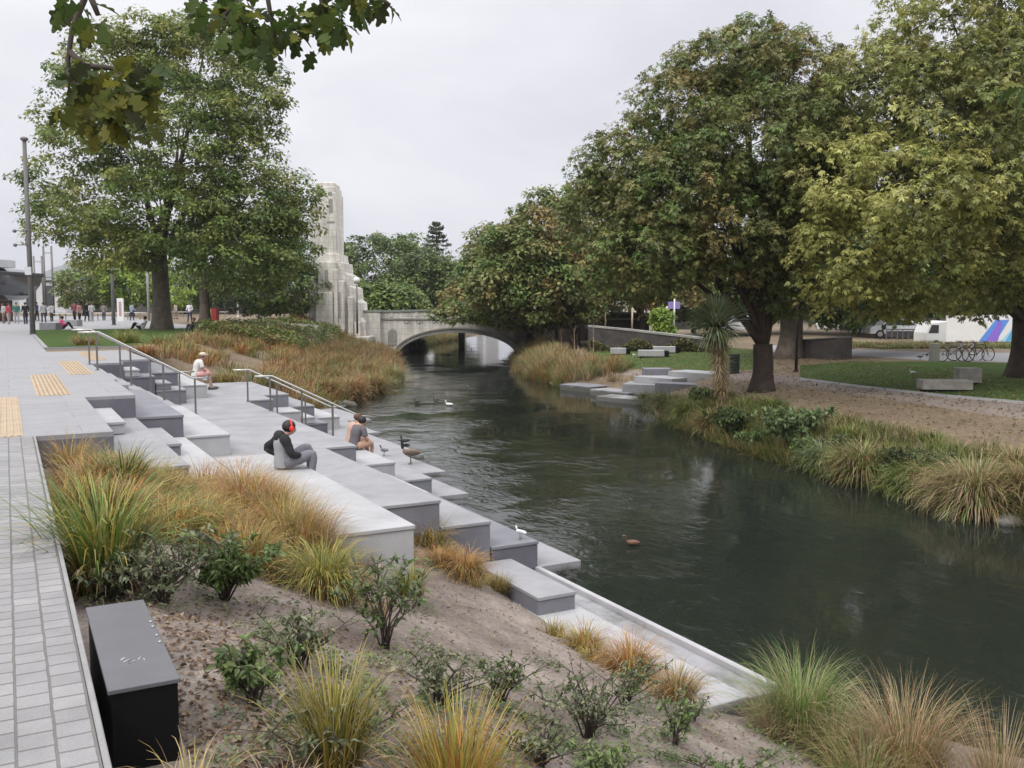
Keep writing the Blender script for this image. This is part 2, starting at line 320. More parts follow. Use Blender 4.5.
def person(label, pose, loc, rz, shirt, legs, hair=(.02, .015, .012), skinc=(.42, .25, .18), long_sleeves=True, shorts=False, lean=.1, kneeup=0, sc=1, fingers=False, longhair=False, headtilt=0, var=0, group=None, hat=None, phones=False, hood=False, slump=.90, armback=False, sleeve=None, shoes=(.05, .05, .05)):
    root = thing('person', label, 'person', loc, rz, group); root.scale = (sc, sc, sc)
    J = pose_joints(pose, lean=lean, kneeup=kneeup, headtilt=headtilt, var=var)
    if pose == 'sit': slouch(J, slump)
    if armback: J['ell'] = (-.30, -.17, .30); J['wrl'] = (-.16, .06, .16)
    def build(name, spec, edges, m, sub=1):
        ks = [k for k, r in spec]; idx = {k: i for i, k in enumerate(ks)}
        skin(name, [J[k] for k in ks], [(idx[a], idx[b]) for a, b in edges], [r for k, r in spec], m, root, sub)
    Jx = J
    J['nb'] = lerp(J['chest'], J['neck'], .66)
    spec = [('pel', (.105, .085)), ('chest', (.115, .085)), ('nb', (.075, .06)), ('neck', .052), ('jaw', .062), ('head', (.085, .095)), ('top', .05)]
    J['nose'] = tuple(Vector(J['jaw']).lerp(Vector(J['head']), .45)+Vector((0, .098, 0)) if pose != 'lie' else Vector(J['head'])+Vector((0, .02, .105))); spec.append(('nose', .016))
    ed = [('pel', 'chest'), ('chest', 'nb'), ('nb', 'neck'), ('neck', 'jaw'), ('jaw', 'head'), ('head', 'top'), ('head', 'nose')]
    for n in 'lr':
        spec += [('sh'+n, .046), ('el'+n, .038), ('wr'+n, .026)]; ed += [('nb', 'sh'+n), ('sh'+n, 'el'+n), ('el'+n, 'wr'+n)]
        w = Vector(J['wr'+n]); e = Vector(J['el'+n]); d = (w-e).normalized(); s = -1 if n == 'l' else 1
        J['palm'+n] = tuple(w+d*.06); spec.append(('palm'+n, (.036, .018))); ed.append(('wr'+n, 'palm'+n))
        side = d.cross(Vector((0, 0, 1))); side = side.normalized() if side.length > .1 else Vector((1, 0, 0)); dn = d.cross(side)
        if fingers:
            for q, ln in enumerate((.062, .074, .070, .055)):
                a = w+d*.085+side*(q-1.5)*.019; b_ = a+d*ln*.55+dn*.006; c_ = b_+d*ln*.4+dn*.022*(-1 if dn.z > 0 else 1)
                for t, pnt in enumerate((a, b_, c_)): J['f%s%d%d' % (n, q, t)] = tuple(pnt); spec.append(('f%s%d%d' % (n, q, t), .009))
                ed += [('palm'+n, 'f%s%d0' % (n, q)), ('f%s%d0' % (n, q), 'f%s%d1' % (n, q)), ('f%s%d1' % (n, q), 'f%s%d2' % (n, q))]
            a = w+d*.035-side*s*.035; b_ = a+d*.04-side*s*.018
            J['t%s0' % n] = tuple(a); J['t%s1' % n] = tuple(b_); spec += [('t%s0' % n, .012), ('t%s1' % n, .010)]; ed += [('wr'+n, 't%s0' % n), ('t%s0' % n, 't%s1' % n)]
        spec += [('hip'+n, .07), ('kn'+n, .055), ('an'+n, .036), ('toe'+n, .030)]; ed += [('pel', 'hip'+n), ('hip'+n, 'kn'+n), ('kn'+n, 'an'+n), ('an'+n, 'toe'+n)]
    build('body', spec, ed, plain('skin%.2f' % skinc[0], skinc, .55))
    # clothing: smooth elliptical sweeps round the limbs
    def sweep(b, pts, rx, ry, n=14):
        pts = [Vector(p) for p in pts]; P = []; X = []; Y = []; m = len(pts)
        for i in range(m-1):
            p0, p1, p2, p3 = pts[max(i-1, 0)], pts[i], pts[i+1], pts[min(i+2, m-1)]
            for k in range(4):
                t = k/4; P.append(.5*((2*p1)+(p2-p0)*t+(2*p0-5*p1+4*p2-p3)*t*t+(3*p1-p0-3*p2+p3)*t**3)); sm = t*t*(3-2*t); X.append(rx[i]*(1-sm)+rx[i+1]*sm); Y.append(ry[i]*(1-sm)+ry[i+1]*sm)
        P.append(pts[-1]); X.append(rx[-1]); Y.append(ry[-1]); rings = []
        for i, p in enumerate(P):
            d = (P[min(i+1, len(P)-1)]-P[max(i-1, 0)]).normalized(); a = Vector((1, 0, 0)); a = a-d*a.dot(d); a = a.normalized() if a.length > .05 else d.orthogonal().normalized(); c = d.cross(a)
            rings.append([b.bm.verts.new(p+(a*math.cos(t)*X[i]+c*math.sin(t)*Y[i])*(1+.035*math.sin(i*2.3+t*3))) for t in [2*PI*k/n for k in range(n)]])
        for i in range(len(rings)-1):
            for k in range(n):
                f = b.bm.faces.new((rings[i][k], rings[i][(k+1) % n], rings[i+1][(k+1) % n], rings[i+1][k])); f.smooth = True; f.material_index = b.cur
        for r_, q_ in ((rings[0], rings[0][::-1]), (rings[-1], rings[-1])): b.bm.faces.new(q_)
    sm_ = plain('cloth%.2f%.2f%.2f' % shirt, shirt, .9); pl_, ch, nk = Vector(J['pel']), Vector(J['chest']), Vector(J['neck']); dn_ = (pl_-ch).normalized()
    b = MB(); sweep(b, [pl_+dn_*.09, pl_, pl_.lerp(ch, .5), ch, ch.lerp(nk, .55), ch.lerp(nk, .86), ch.lerp(nk, .96)], [.155, .158, .150, .178, .185, .11, .07], [.125, .128, .115, .125, .115, .085, .065])
    for n in 'lr':
        J['sl'+n] = lerp(J['el'+n], J['wr'+n], .9) if long_sleeves else lerp(J['sh'+n], J['el'+n], .75)
        if sleeve is None:
            st_ = lerp(J['nb'], J['sh'+n], .45)
            if long_sleeves: sweep(b, [st_, J['sh'+n], lerp(J['sh'+n], J['el'+n], .5), J['el'+n], J['sl'+n]], [.06, .072, .062, .056, .042], [.06, .075, .062, .056, .042], 10)
            else: sweep(b, [st_, J['sh'+n], J['sl'+n]], [.06, .072, .066], [.06, .075, .066], 10)
    b.build('shirt', sm_, root)
    if sleeve:
        for n in 'lr':
            b = MB(); sweep(b, [lerp(J['nb'], J['sh'+n], .45), J['sh'+n], lerp(J['sh'+n], J['el'+n], .5), J['el'+n], J['sl'+n]], [.075, .085, .070, .062, .045], [.075, .085, .070, .062, .045], 12); b.build('sleeve', plain('cloth%.2f%.2f%.2f' % sleeve, sleeve, .9), root)
    b = MB(); hp_ = (Vector(J['hipl'])+Vector(J['hipr']))/2; b.ball(pl_.lerp(hp_, .5)+Vector((0, .01, 0)), (.165, .125, .115), 14, 10)
    for n in 'lr':
        kn, an, hi = Vector(J['kn'+n]), Vector(J['an'+n]), Vector(J['hip'+n])
        if not shorts: sweep(b, [hi, hi.lerp(kn, .5), kn, kn.lerp(an, .5), kn.lerp(an, .93)], [.098, .090, .070, .062, .056], [.098, .092, .072, .062, .056], 12); b.ball(kn, .070, 10, 8)
        else: sweep(b, [hi, hi.lerp(kn, .5), hi.lerp(kn, .88)], [.098, .094, .086], [.098, .095, .088], 12)
    b.build('trousers' if not shorts else 'shorts', plain('cloth%.2f%.2f%.2f' % legs, legs, .9), root)
    for n in 'lr':
        J['h0'] = lerp(J['an'+n], J['toe'+n], -.2); J['h0'] = (J['h0'][0], J['h0'][1], J['toe'+n][2]+.01)
        b = MB(); a0, t0 = Vector(J['h0']), Vector(J['toe'+n]); sweep(b, [a0-(t0-a0)*.15, a0, a0.lerp(t0, .6), t0, t0+(t0-a0)*.22], [.02, .046, .050, .044, .02], [.02, .050, .042, .034, .02], 10); b.build('shoe', plain('shoe%.2f' % shoes[0], shoes, .6), root)
    # hair
    h = Vector(J['head']); t = Vector(J['top']); b = MB()
    off = Vector((0, -.025, .02)) if pose != 'lie' else Vector((0, -.03, -.01))
    b.ball(h+off, (.096, .108, .10), 14, 10)
    if longhair: b.ball(h+Vector((0, -.07, -.12)), (.085, .06, .17), 12, 8)
    b.build('hair', plain('hair%.2f' % hair[0], hair, .6), root)
    if hat:
        b = MB(); b.ball(h+Vector((0, -.0, .06)), (.105, .12, .07), 14, 8); b.box(-.07, .07, .08, .18, h.z+.045, h.z+.06, Matrix.Translation((0, h.y, 0)))
        b.build('cap', plain('cap%.2f' % hat[0], hat, .8), root)
    if hood:
        b = MB(); q = Vector(J['neck']); b.ball(q+Vector((0, -.06, -.03)), (.135, .10, .115), 14, 8, Matrix.Rotation(.4, 4, 'X')); b.ball(q+Vector((0, -.03, -.09)), (.185, .105, .075), 14, 8); b.build('hood', plain('cloth_black', (.02, .02, .022), .9), root)
    if phones:
        pm = plain('headphone_red', (.75, .03, .03), .35); hp = thing('headphones', None, None); hp.parent = root
        b = MB(); b.tube([h+Vector((.106*math.cos(a), 0.0, .118*math.sin(a))) for a in [i*PI/12 for i in range(13)]], .014, 8); b.build('headband', pm, root)
        for s in (-1, 1):
            b = MB(); b.ball(h+Vector((s*.108, .0, -.01)), (.022, .040, .046), 12, 8); b.build('ear_cup', pm, root)
        bpy.data.objects.remove(hp)
    return root
def bird(name, label, cat, loc, rz, L, body, head, legs=True, neck=.35, tail=None, group=None, bill=(.05, .04, .03), wing=None):
    root = thing(name, label, cat, loc, rz, group)
    z0 = .30*L if legs else .03*L
    v = [(0, 0, z0+.16*L), (0, .22*L, z0+.19*L), (0, -.25*L, z0+.17*L), (0, -.48*L, z0+.16*L), (0, .33*L, z0+.30*L), (0, .36*L, z0+(.30+neck)*L), (0, .43*L, z0+(.33+neck)*L)]
    skin('body', v[:4]+[v[4]], [(0, 1), (0, 2), (2, 3), (1, 4)], [(.17*L, .15*L), (.13*L, .13*L), (.12*L, .10*L), (.03*L, .02*L), .07*L], plain(name+'_body%.2f' % body[0], body, .8), root, 2)
    skin('head', [v[4], v[5], v[6]], [(0, 1), (1, 2)], [.072*L, .055*L, .062*L], plain(name+'_head%.2f' % head[0], head, .7), root, 2)
    b = MB(); b.tube([v[6], Vector(v[6])+Vector((0, .13*L, -.02*L))], [.035*L, .012*L], 8); b.build('bill', plain(name+'_bill', bill, .5), root)
    b = MB()
    for s in (-1, 1): b.ball(Vector((s*.14*L, -.10*L, z0+.18*L)), (.045*L, .30*L, .10*L), 10, 8)
    b.build('wing', plain(name+'_wing%.2f' % (wing or tail or body)[0], wing or tail or body, .8), root)
    if legs:
        b = MB()
        for s in (-1, 1):
            b.tube([(s*.07*L, .02*L, z0+.08*L), (s*.07*L, .0, .02*L)], .016*L, 6); b.box(s*.07*L-.04*L, s*.07*L+.04*L, -.02*L, .11*L, 0.0, .018*L)
        b.build('leg', plain(name+'_leg', (.12, .08, .06), .7), root)
    return root
# seated man on the terrace
man_p = at(285, 468, -.8)
person('man in grey and black hooded top with red headphones sitting on the pale terrace slab', 'sit', (3.47, man_p.y-.05, -.8), -PI/2-.05,
       (.30, .305, .32), (.17, .17, .19), slump=.83, armback=True, lean=.06, kneeup=.06, fingers=True, hood=True, phones=True, sleeve=(.015, .015, .017), headtilt=.05, shoes=(.5, .5, .5), sc=.93)
person('person in grey shirt with dark hair sitting on a terrace block beside the lower handrail', 'sit', (6.62, 19.5, -1.6), -PI/2+.2, (.12, .11, .12), (.45, .28, .2), long_sleeves=False, shorts=True, lean=.35, fingers=True, sc=.9)
person('bare armed person with short hair sitting close against the person in grey shirt', 'sit', (6.78, 20.2, -1.6), -PI/2+.1, (.50, .33, .26), (.62, .52, .42), hair=(.10, .05, .03), long_sleeves=False, shorts=True, lean=.3, fingers=True, sc=.88)
person('person in white top and pink shorts sitting by the sandy bank above the landing', 'sit', (5.35, 31.4, -.80), -PI/2, (.62, .60, .56), (.65, .35, .33), hair=(.18, .12, .08), shorts=True, long_sleeves=False, lean=.3, hat=(.55, .5, .4))
pp = atg(142, 331); person('person in white top and black trousers lying against the big tree trunk', 'ground', tuple(pp), PI/2-.3, (.7, .7, .7), (.015, .015, .018), lean=-.4)
pp = atg(196, 333); person('person in navy top sitting on the lawn right of the big trunk', 'ground', tuple(pp), PI/2+.5, (.015, .018, .04), (.03, .03, .035), lean=.3, hair=(.1, .06, .03))
pp = atg(208, 331); person('person in black lying on the lawn behind the person in navy', 'lie', tuple(pp), -PI/2-.1, (.03, .02, .03), (.02, .02, .02), var=1)
pp = atg(190, 322); person('person in white shirt and dark trousers standing beside the second trunk', 'stand', tuple(pp), PI*.8, (.75, .74, .8), (.04, .05, .12), var=1)
pp = atg(62, 330); person('person in pink vest sitting beside the dark stone block near the lamp post', 'ground', tuple(pp), -PI/2, (.65, .06, .16), (.02, .02, .02), lean=.1)
CW = .65
crowd = [(4, 323, (.6, .6, .6), (.3, .2, .15), 'white top'), (9, 324, (.65, .12, .15), (.5, .45, .4), 'red top'), (17, 323, (.05, .25, .2), (.5, .5, .5), 'green top'), (26, 324, (.02, .02, .02), (.05, .05, .08), 'black coat'),
         (44, 322, (.5, .5, .52), (.04, .05, .1), 'grey jumper'), (52, 321, (.65, .65, .62), (.1, .1, .1), 'cream shirt'), (75, 320, (.35, .1, .1), (.03, .03, .03), 'maroon top'), (80, 322, (.55, .3, .25), (.02, .02, .02), 'salmon shirt'),
         (87, 321, (.02, .02, .03), (.04, .04, .04), 'black top and trousers'), (92, 321, (.7, .7, .68), (.5, .5, .5), 'all white clothes'), (104, 320, (.3, .28, .24), (.08, .08, .1), 'tan jacket'),
         (132, 320, (.4, .5, .6), (.06, .07, .12), 'pale blue shirt'), (176, 318, (.75, .6, .5), (.6, .45, .4), 'peach top'), (37.5, 320, (.2, .25, .4), (.05, .05, .05), 'blue jumper')]
for i, (x, y, c, l, t) in enumerate(crowd):
    p = atg(x, y+1); person('distant person in %s standing on the far side of the plaza' % t, 'stand', tuple(p), random.uniform(0, 6), tuple(q*CW for q in c), tuple(q*CW for q in l), var=i, group='people in the distant plaza crowd', sc=random.uniform(.95, 1.04))
gp = at(411, 464, -2.4)
bird('goose', 'brown goose with black neck standing on the lowest terrace slab', 'goose', (gp.x, gp.y, -2.4), PI/2-YAW+.0, .62, (.17, .12, .085), (.012, .012, .012), tail=(.10, .075, .055))
gp = at(384, 456, -2.4); bird('pigeon', 'small grey pigeon standing on the terrace between the goose and the seated pair', 'pigeon', (gp.x, gp.y, -2.4), .4, .34, (.14, .14, .16), (.06, .07, .08), neck=.16)
WZ = -2.7
for x, y, L, bc, hc, lb, nm in ((449, 406, .55, (.8, .8, .8), (.8, .8, .8), 'white bird swimming alone in mid river', 'gull'), (417, 403, .5, (.07, .06, .05), (.02, .02, .02), 'dark duck swimming left of the white bird', 'duck'),
                            (405, 443, .55, (.05, .05, .05), (.015, .015, .015), 'black headed duck swimming just behind the standing goose', 'duck'), (632, 546, .45, (.16, .08, .05), (.10, .05, .03), 'reddish brown duck swimming near the lowest ledge', 'duck'),
                            (436, 401, .45, (.09, .08, .06), (.03, .03, .02), 'small brown duck swimming beyond the white bird', 'duck'), (467, 388, .45, (.08, .07, .06), (.03, .04, .03), 'distant duck swimming towards the bridge', 'duck')):
    p = at(x, y, WZ); bird(nm, lb, nm, tuple(p), random.uniform(0.5, 2.5), L*.72, bc, hc, legs=False, neck=.25, bill=(.3, .2, .05))
for x, y, L, c, lb, nm in ((537, 537, .24, (.8, .8, .8), 'white gull standing on the grey block corner by the lowest ledge', 'gull'), (913, 377, .38, (.75, .75, .75), 'white gull standing on the shaded lawn left of the benches', 'gull'), (920, 360, .36, (.05, .05, .06), 'dark pigeon on the path left of the concrete post', 'pigeon'),
                           (927, 358, .36, (.06, .06, .08), 'dark pigeon close beside the concrete post', 'pigeon'), (634, 358, .36, (.8, .8, .8), 'white gull on the lawn between the pale bench blocks', 'gull'), (205, 386, .36, (.7, .7, .68), 'white gull standing on the far edge of the landing', 'gull')):
    p = Vector((6.82, 12.28, -2.0)) if x == 537 else atg(x, y)
    if x == 205: p = at(x, 384, -1.2)
    bird(nm, lb, nm, tuple(p), random.uniform(0, 6), L, c, c, neck=.18, tail=(.4, .4, .42) if c[0] > .5 else None)
# ------------------------------------------------------------------ terrain sheet
def axis(fine, coarse):
    a = [fine[0]]
    while a[-1] < fine[1]: a.append(a[-1]+fine[2])
    return np.array(sorted(set([round(x, 4) for x in a+coarse])))
ua = axis((-2, 62, .3), [-1500, -700, -300, -150, -80, -50, -30, -20, -14, -10, -7, -5, -3.5, 64, 68, 74, 82, 92, 105, 120, 150, 200, 300, 500, 900, 2000, 5000])
va = axis((0, 100, .35), [-300, -120, -60, -40, -25, -15, -10, -6, -3, -1.5, 102, 106, 112, 120, 130, 145, 165, 200, 260, 400, 700, 1200, 2500, 6000])
U_, V_ = np.meshgrid(ua, va)
Z_ = G(U_, V_)
near = (U_ > -.9) & (U_ < 7.4) & (V_ < 12.6); Z_ = np.where(near, Z_-.35, Z_)
nu, nv = len(ua), len(va); ii = (np.arange(nv-1)[:, None]*nu+np.arange(nu-1)[None, :]).ravel()
Fq = np.stack([ii, ii+1, ii+nu+1, ii+nu], 1)
tag(npmesh('ground', np.stack([U_.ravel(), V_.ravel(), Z_.ravel()], 1), Fq, M['bank_soil'], smooth=True), kind='structure')
def vnoise(x, y, s, seed=0):
    r = np.random.default_rng(seed); t = r.random((64, 64)); x = np.asarray(x)*s; y = np.asarray(y)*s
    xi = np.floor(x).astype(int); yi = np.floor(y).astype(int); fx = x-xi; fy = y-yi; fx = fx*fx*(3-2*fx); fy = fy*fy*(3-2*fy)
    a = t[xi % 64, yi % 64]; b = t[(xi+1) % 64, yi % 64]; c = t[xi % 64, (yi+1) % 64]; d = t[(xi+1) % 64, (yi+1) % 64]
    return (a*(1-fx)+b*fx)*(1-fy)+(c*(1-fx)+d*fx)*fy-.5
def soilz(u, v):
    u = np.asarray(u, float); v = np.asarray(v, float)
    z = G(u, np.minimum(v, 12.1))+.14*vnoise(u, v, .9, 1)+.05*vnoise(u, v, 3, 2)+.02*vnoise(u, v, 9, 3)+.01*vnoise(u, v, 21, 4)
    edge = np.clip((u-.26)/.5, 0, 1); z = z-.22*(1-edge)
    # settle below the coping at the river, heap a little under the terrace blocks
    z = np.where((u > 4.2) & (v > 9.5), z+.25*np.clip((v-9.5)/2, 0, 1)*np.clip((u-4.2), 0, 1)*np.clip((5.9-u)/.6, 0, 1), z)
    z = np.where((u > 5.86) & (v > 7.0), -2.75, z)
    return z
us = np.arange(.24, 8.8, .05); vs = np.arange(-1.5, 12.62, .055); U2, V2 = np.meshgrid(us, vs); Z2 = soilz(U2, V2)
nu, nv = len(us), len(vs); ii = (np.arange(nv-1)[:, None]*nu+np.arange(nu-1)[None, :]).ravel()
tag(npmesh('planting_bed', np.stack([U2.ravel(), V2.ravel(), Z2.ravel()], 1), np.stack([ii, ii+1, ii+nu+1, ii+nu], 1), M['soil'], smooth=True), kind='structure')
def sz(u, v): return float(soilz(u, v))
def ats(px, py):
    z = -1.0
    for _ in range(60):
        p = at(px, py, z); z = .6*z+.4*sz(p.x, p.y)
    return Vector((p.x, p.y, sz(p.x, p.y)))
# water
wv = [-60, -5, 7, 12, 33, 52, 72, 120, 200, 400]
wl = [min(np.interp(v, LV, LU)-1.5, 99) for v in wv]; wl[2:4] = [6.5, 6.3]
wr = [np.interp(v, RVv, RU)+1.5 for v in wv]
V = []; F = []
for i, v in enumerate(wv): V += [(wl[i], v, WZ), (wr[i], v, WZ)]
for i in range(len(wv)-1): F.append((2*i, 2*i+1, 2*i+3, 2*i+2))
m, nt, b, o = nodes('river_water')
b.inputs['Base Color'].default_value = (.016, .020, .0155, 1); b.inputs['Roughness'].default_value = .04; b.inputs['IOR'].default_value = 1.33
geo = N(nt, 'ShaderNodeNewGeometry'); mp = N(nt, 'ShaderNodeMapping'); mp.inputs['Rotation'].default_value = (0, 0, -.12); mp.inputs['Scale'].default_value = (1., .55, 1)
nt.links.new(geo.outputs['Position'], mp.inputs['Vector'])
n1 = N(nt, 'ShaderNodeTexNoise', Scale=3.4, Detail=3.5, Roughness=.58, Distortion=.7); nt.links.new(mp.outputs[0], n1.inputs['Vector'])
n2 = N(nt, 'ShaderNodeTexNoise', Scale=.35, Detail=2.); nt.links.new(geo.outputs['Position'], n2.inputs['Vector'])
mr = N(nt, 'ShaderNodeMapRange'); mr.inputs['From Min'].default_value = .40; mr.inputs['From Max'].default_value = .60; mr.inputs['To Min'].default_value = .15; mr.inputs['To Max'].default_value = 1.7; nt.links.new(n2.outputs['Fac'], mr.inputs['Value'])
ml = N(nt, 'ShaderNodeMath', operation='MULTIPLY'); nt.links.new(n1.outputs['Fac'], ml.inputs[0]); nt.links.new(mr.outputs[0], ml.inputs[1])
sx_ = N(nt, 'ShaderNodeSeparateXYZ'); nt.links.new(geo.outputs['Position'], sx_.inputs[0])
k1 = N(nt, 'ShaderNodeMath', operation='MULTIPLY_ADD'); nt.links.new(sx_.outputs['Y'], k1.inputs[0]); k1.inputs[1].default_value = -.25; nt.links.new(sx_.outputs['X'], k1.inputs[2])
k2 = N(nt, 'ShaderNodeMapRange'); k2.interpolation_type = 'SMOOTHSTEP'; k2.inputs['From Min'].default_value = 4.5; k2.inputs['From Max'].default_value = 13.5; k2.inputs['To Min'].default_value = 1.15; k2.inputs['To Max'].default_value = .25; nt.links.new(k1.outputs[0], k2.inputs['Value'])
ml2 = N(nt, 'ShaderNodeMath', operation='MULTIPLY'); nt.links.new(ml.outputs[0], ml2.inputs[0]); nt.links.new(k2.outputs[0], ml2.inputs[1]); ml = ml2
bp = N(nt, 'ShaderNodeBump', Strength=.5, Distance=.042); nt.links.new(ml.outputs[0], bp.inputs['Height']); nt.links.new(bp.outputs[0], b.inputs['Normal'])
M['water'] = m
tag(npmesh('river_water', V, F, m), kind='structure')
# lofts on the ground
def resample(pl, n):
    pl = [np.array(p[:2], float) for p in pl]; d = [0]
    for i in range(1, len(pl)): d.append(d[-1]+np.linalg.norm(pl[i]-pl[i-1]))
    t = np.linspace(0, d[-1], n); return np.stack([np.interp(t, d, [p[0] for p in pl]), np.interp(t, d, [p[1] for p in pl])], 1)
def loft(name, a, b, m, off, n=80, k=24, kind='structure'):
    A = resample(a, n); B = resample(b, n); t = np.linspace(0, 1, k)[:, None, None]; X = A[None]*(1-t)+B[None]*t
    z = G(X[..., 0], X[..., 1])+off; z[0] -= .08; z[-1] -= .08; Vv = np.concatenate([X, z[..., None]], 2).reshape(-1, 3)
    ii = (np.arange(k-1)[:, None]*n+np.arange(n-1)[None, :]).ravel()
    o = npmesh(name, Vv, np.stack([ii, ii+1, ii+n+1, ii+n], 1), m, smooth=True); tag(o, kind=kind); return o
def gpix(l): return [tuple(atg(*q))[:2] for q in l]
# ------------------------------------------------------------------ plaza, path
U = [1.14+.815*k for k in range(13)]
R = [12.05, 17.55, 23.1, 28.65, 33.8]
b = MB(); b.box(-60, U[0], 12.66, R[1], -.45, 0); b.box(-60, U[1], R[1], R[2], -.45, 0); b.box(-60, U[1], R[2], 27.3, -.45, 0); b.box(-60, U[2], 27.3, R[3], -.45, 0); b.box(-60, U[3], R[3], 34.6, -.45, 0)
b.box(-60, 1.15, 34.6, 62, -.45, 0)
b.box(-60, 12, 62, 130, -.3, -.004)
tag(b.build('plaza', M['plaza']), kind='structure')
b = MB(); b.box(-3, .234, -6, 12.655, -.4, .0); tag(b.build('sett_path', M['setts']), kind='structure')
b = MB(); b.box(.237, .262, -6, 12.655, -.5, .006); tag(b.build('path_edging', M['kerbstone'], bevel=.004), kind='structure')
b = MB(); b.box(1.155, 1.30, 37.6, 61.9, -.3, .03); b.box(1.155, 4.9, 37.45, 37.59, -.3, .02); tag(b.build('lawn_kerb', M['kerbstone']), kind='structure')
def tactile(u0, u1, v0, v1, ribs):
    b = MB(); b.box(u0, u1, v0, v1, .001, .006)
    if ribs:
        x = u0+.04
        while x < u1-.03: b.box(x, x+.03, v0+.02, v1-.02, .006, .016); x += .075
    else:
        x = u0+.04
        while x < u1-.02:
            y = v0+.04
            while y < v1-.02:
                b.box(x, x+.03, y, y+.03, .006, .014); y += .075
            x += .075
    tag(b.build('tactile_paving', M['tactile']), kind='structure')
tactile(-.42, .13, 12.72, 18.1, True); tactile(.42, .96, 18.15, 23.5, False); tactile(1.22, 1.72, 23.2, 28.7, False); tactile(2.03, 2.5, 28.8, 33.9, False)
loft('park_lawn', [(1.3, 37.6), (1.3, 46), (1.3, 62)], [(4.6, 37.6), (9.2, 50), (15.5, 62)], M['lawn'], .09, 70, 60)
# ------------------------------------------------------------------ terrace
ter = thing('river_terrace', 'stepped grey granite terrace of long blocks descending to the river', 'terrace', (1.14, 12.05, 0))
def block(u0, u1, v0, v1, z, m, depth=.62, name='seat_block', parent=None):
    if v0 < 12.1 and depth == .62: depth = 1.5
    b = MB(); g_ = .006; cap = .05
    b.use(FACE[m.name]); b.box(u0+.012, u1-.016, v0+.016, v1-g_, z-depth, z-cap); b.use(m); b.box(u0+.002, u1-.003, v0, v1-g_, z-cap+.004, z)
    o = b.build(name, m, ter, bevel=.006)
    o.location = (-1.14, -12.05, 0); return o
GL, GM, GD = M['granite_light'], M['granite_mid'], M['granite_dark']
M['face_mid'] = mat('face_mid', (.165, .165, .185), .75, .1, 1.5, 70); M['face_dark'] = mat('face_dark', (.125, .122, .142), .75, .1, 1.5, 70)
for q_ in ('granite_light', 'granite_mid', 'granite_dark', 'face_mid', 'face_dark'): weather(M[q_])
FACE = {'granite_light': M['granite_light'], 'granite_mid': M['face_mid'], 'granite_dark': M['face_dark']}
mats = {(.4, 1): GM, (.8, 1): GL, (1.6, 1): GM, (2.0, 1): GD, (.4, 2): GD, (.8, 2): GL, (1.6, 2): GL, (2.0, 2): GM, (.4, 3): GD, (.8, 3): GM, (1.6, 3): GL, (2.0, 3): GD, (.4, 4): GD, (.8, 4): GL, (1.6, 4): GM, (2.0, 4): GL}
for r in (1, 2, 3, 4):
    v0, v1 = R[r-1], R[r]
    if r == 3: v0 = 27.3
    def zz(l): return mats[(l, r)]
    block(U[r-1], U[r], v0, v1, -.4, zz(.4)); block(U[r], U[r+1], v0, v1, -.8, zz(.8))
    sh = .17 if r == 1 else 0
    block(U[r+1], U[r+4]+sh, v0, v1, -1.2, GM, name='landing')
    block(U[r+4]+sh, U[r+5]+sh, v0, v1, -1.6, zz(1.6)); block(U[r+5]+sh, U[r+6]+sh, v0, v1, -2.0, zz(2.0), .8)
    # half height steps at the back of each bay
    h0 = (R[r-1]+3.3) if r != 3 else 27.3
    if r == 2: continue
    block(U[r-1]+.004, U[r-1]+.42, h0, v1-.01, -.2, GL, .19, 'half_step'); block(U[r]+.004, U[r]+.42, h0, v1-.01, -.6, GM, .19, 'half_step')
    block(U[r+5]+sh+.004, U[r+5]+sh+.42, h0, v1-.01, -1.8, GL, .19, 'half_step')
# front faces of the upper plaza edge
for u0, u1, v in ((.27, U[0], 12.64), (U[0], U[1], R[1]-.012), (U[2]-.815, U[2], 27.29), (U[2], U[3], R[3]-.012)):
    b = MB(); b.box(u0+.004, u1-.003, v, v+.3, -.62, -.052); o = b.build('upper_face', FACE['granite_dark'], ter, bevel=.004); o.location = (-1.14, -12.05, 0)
# row three landing between the stairs, with the stairs
block(4.13, U[6]-.003, R[2], 27.3, -1.2, GM, name='landing')
def stair(u0, u1, z0, z1, n, v0, v1):
    b = MB(); w = (u1-u0)/n; h = (z0-z1)/n
    for i in range(n):
        z = z0-h*(i+1) if True else 0
        b.box(u0+i*w, u0+(i+1)*w-.004, v0+.004, v1-.004, z-.9, z)
    o = b.build('stair_flight', GM, ter, bevel=.006); o.location = (-1.14, -12.05, 0)
stair(U[1]+.004, 4.12, 0, -1.2+.001, 9, R[2], 27.3)
stair(U[6]+.004, 8.46, -1.2, -2.4+.001, 9, R[2], 27.3)
# man's slab
block(U[1]+.825, 3.85, 9.3, 14.9, -.8, GL, 1.2)
# lowest slabs over the water, floating edge with a dark gap
for (u0, u1, v0, v1) in ((7.015, 7.78, 12.05, 17.54), (7.66, 8.48, 17.55, 20.14), (7.66, 9.14, 20.15, 22.74), (8.47, 9.68, 22.75, 27.29), (8.47, 10.1, 27.3, 30.5), (U[10], 11.0, 30.5, 34.5)):
    b = MB(); b.box(u0+.003, u1, v0, v1-.006, -2.53, -2.4); o = b.build('lowest_slab', GM if u0 > 7 else GL, ter, bevel=.008); o.location = (-1.14, -12.05, 0)
    b = MB(); b.box(u0-.1, u1-.55, v0+.5, v1-.1, -3.4, -2.533); o = b.build('slab_footing', M['black_stone'], ter); o.location = (-1.14, -12.05, 0)  # footing coloured black to stand in for shade under the slab
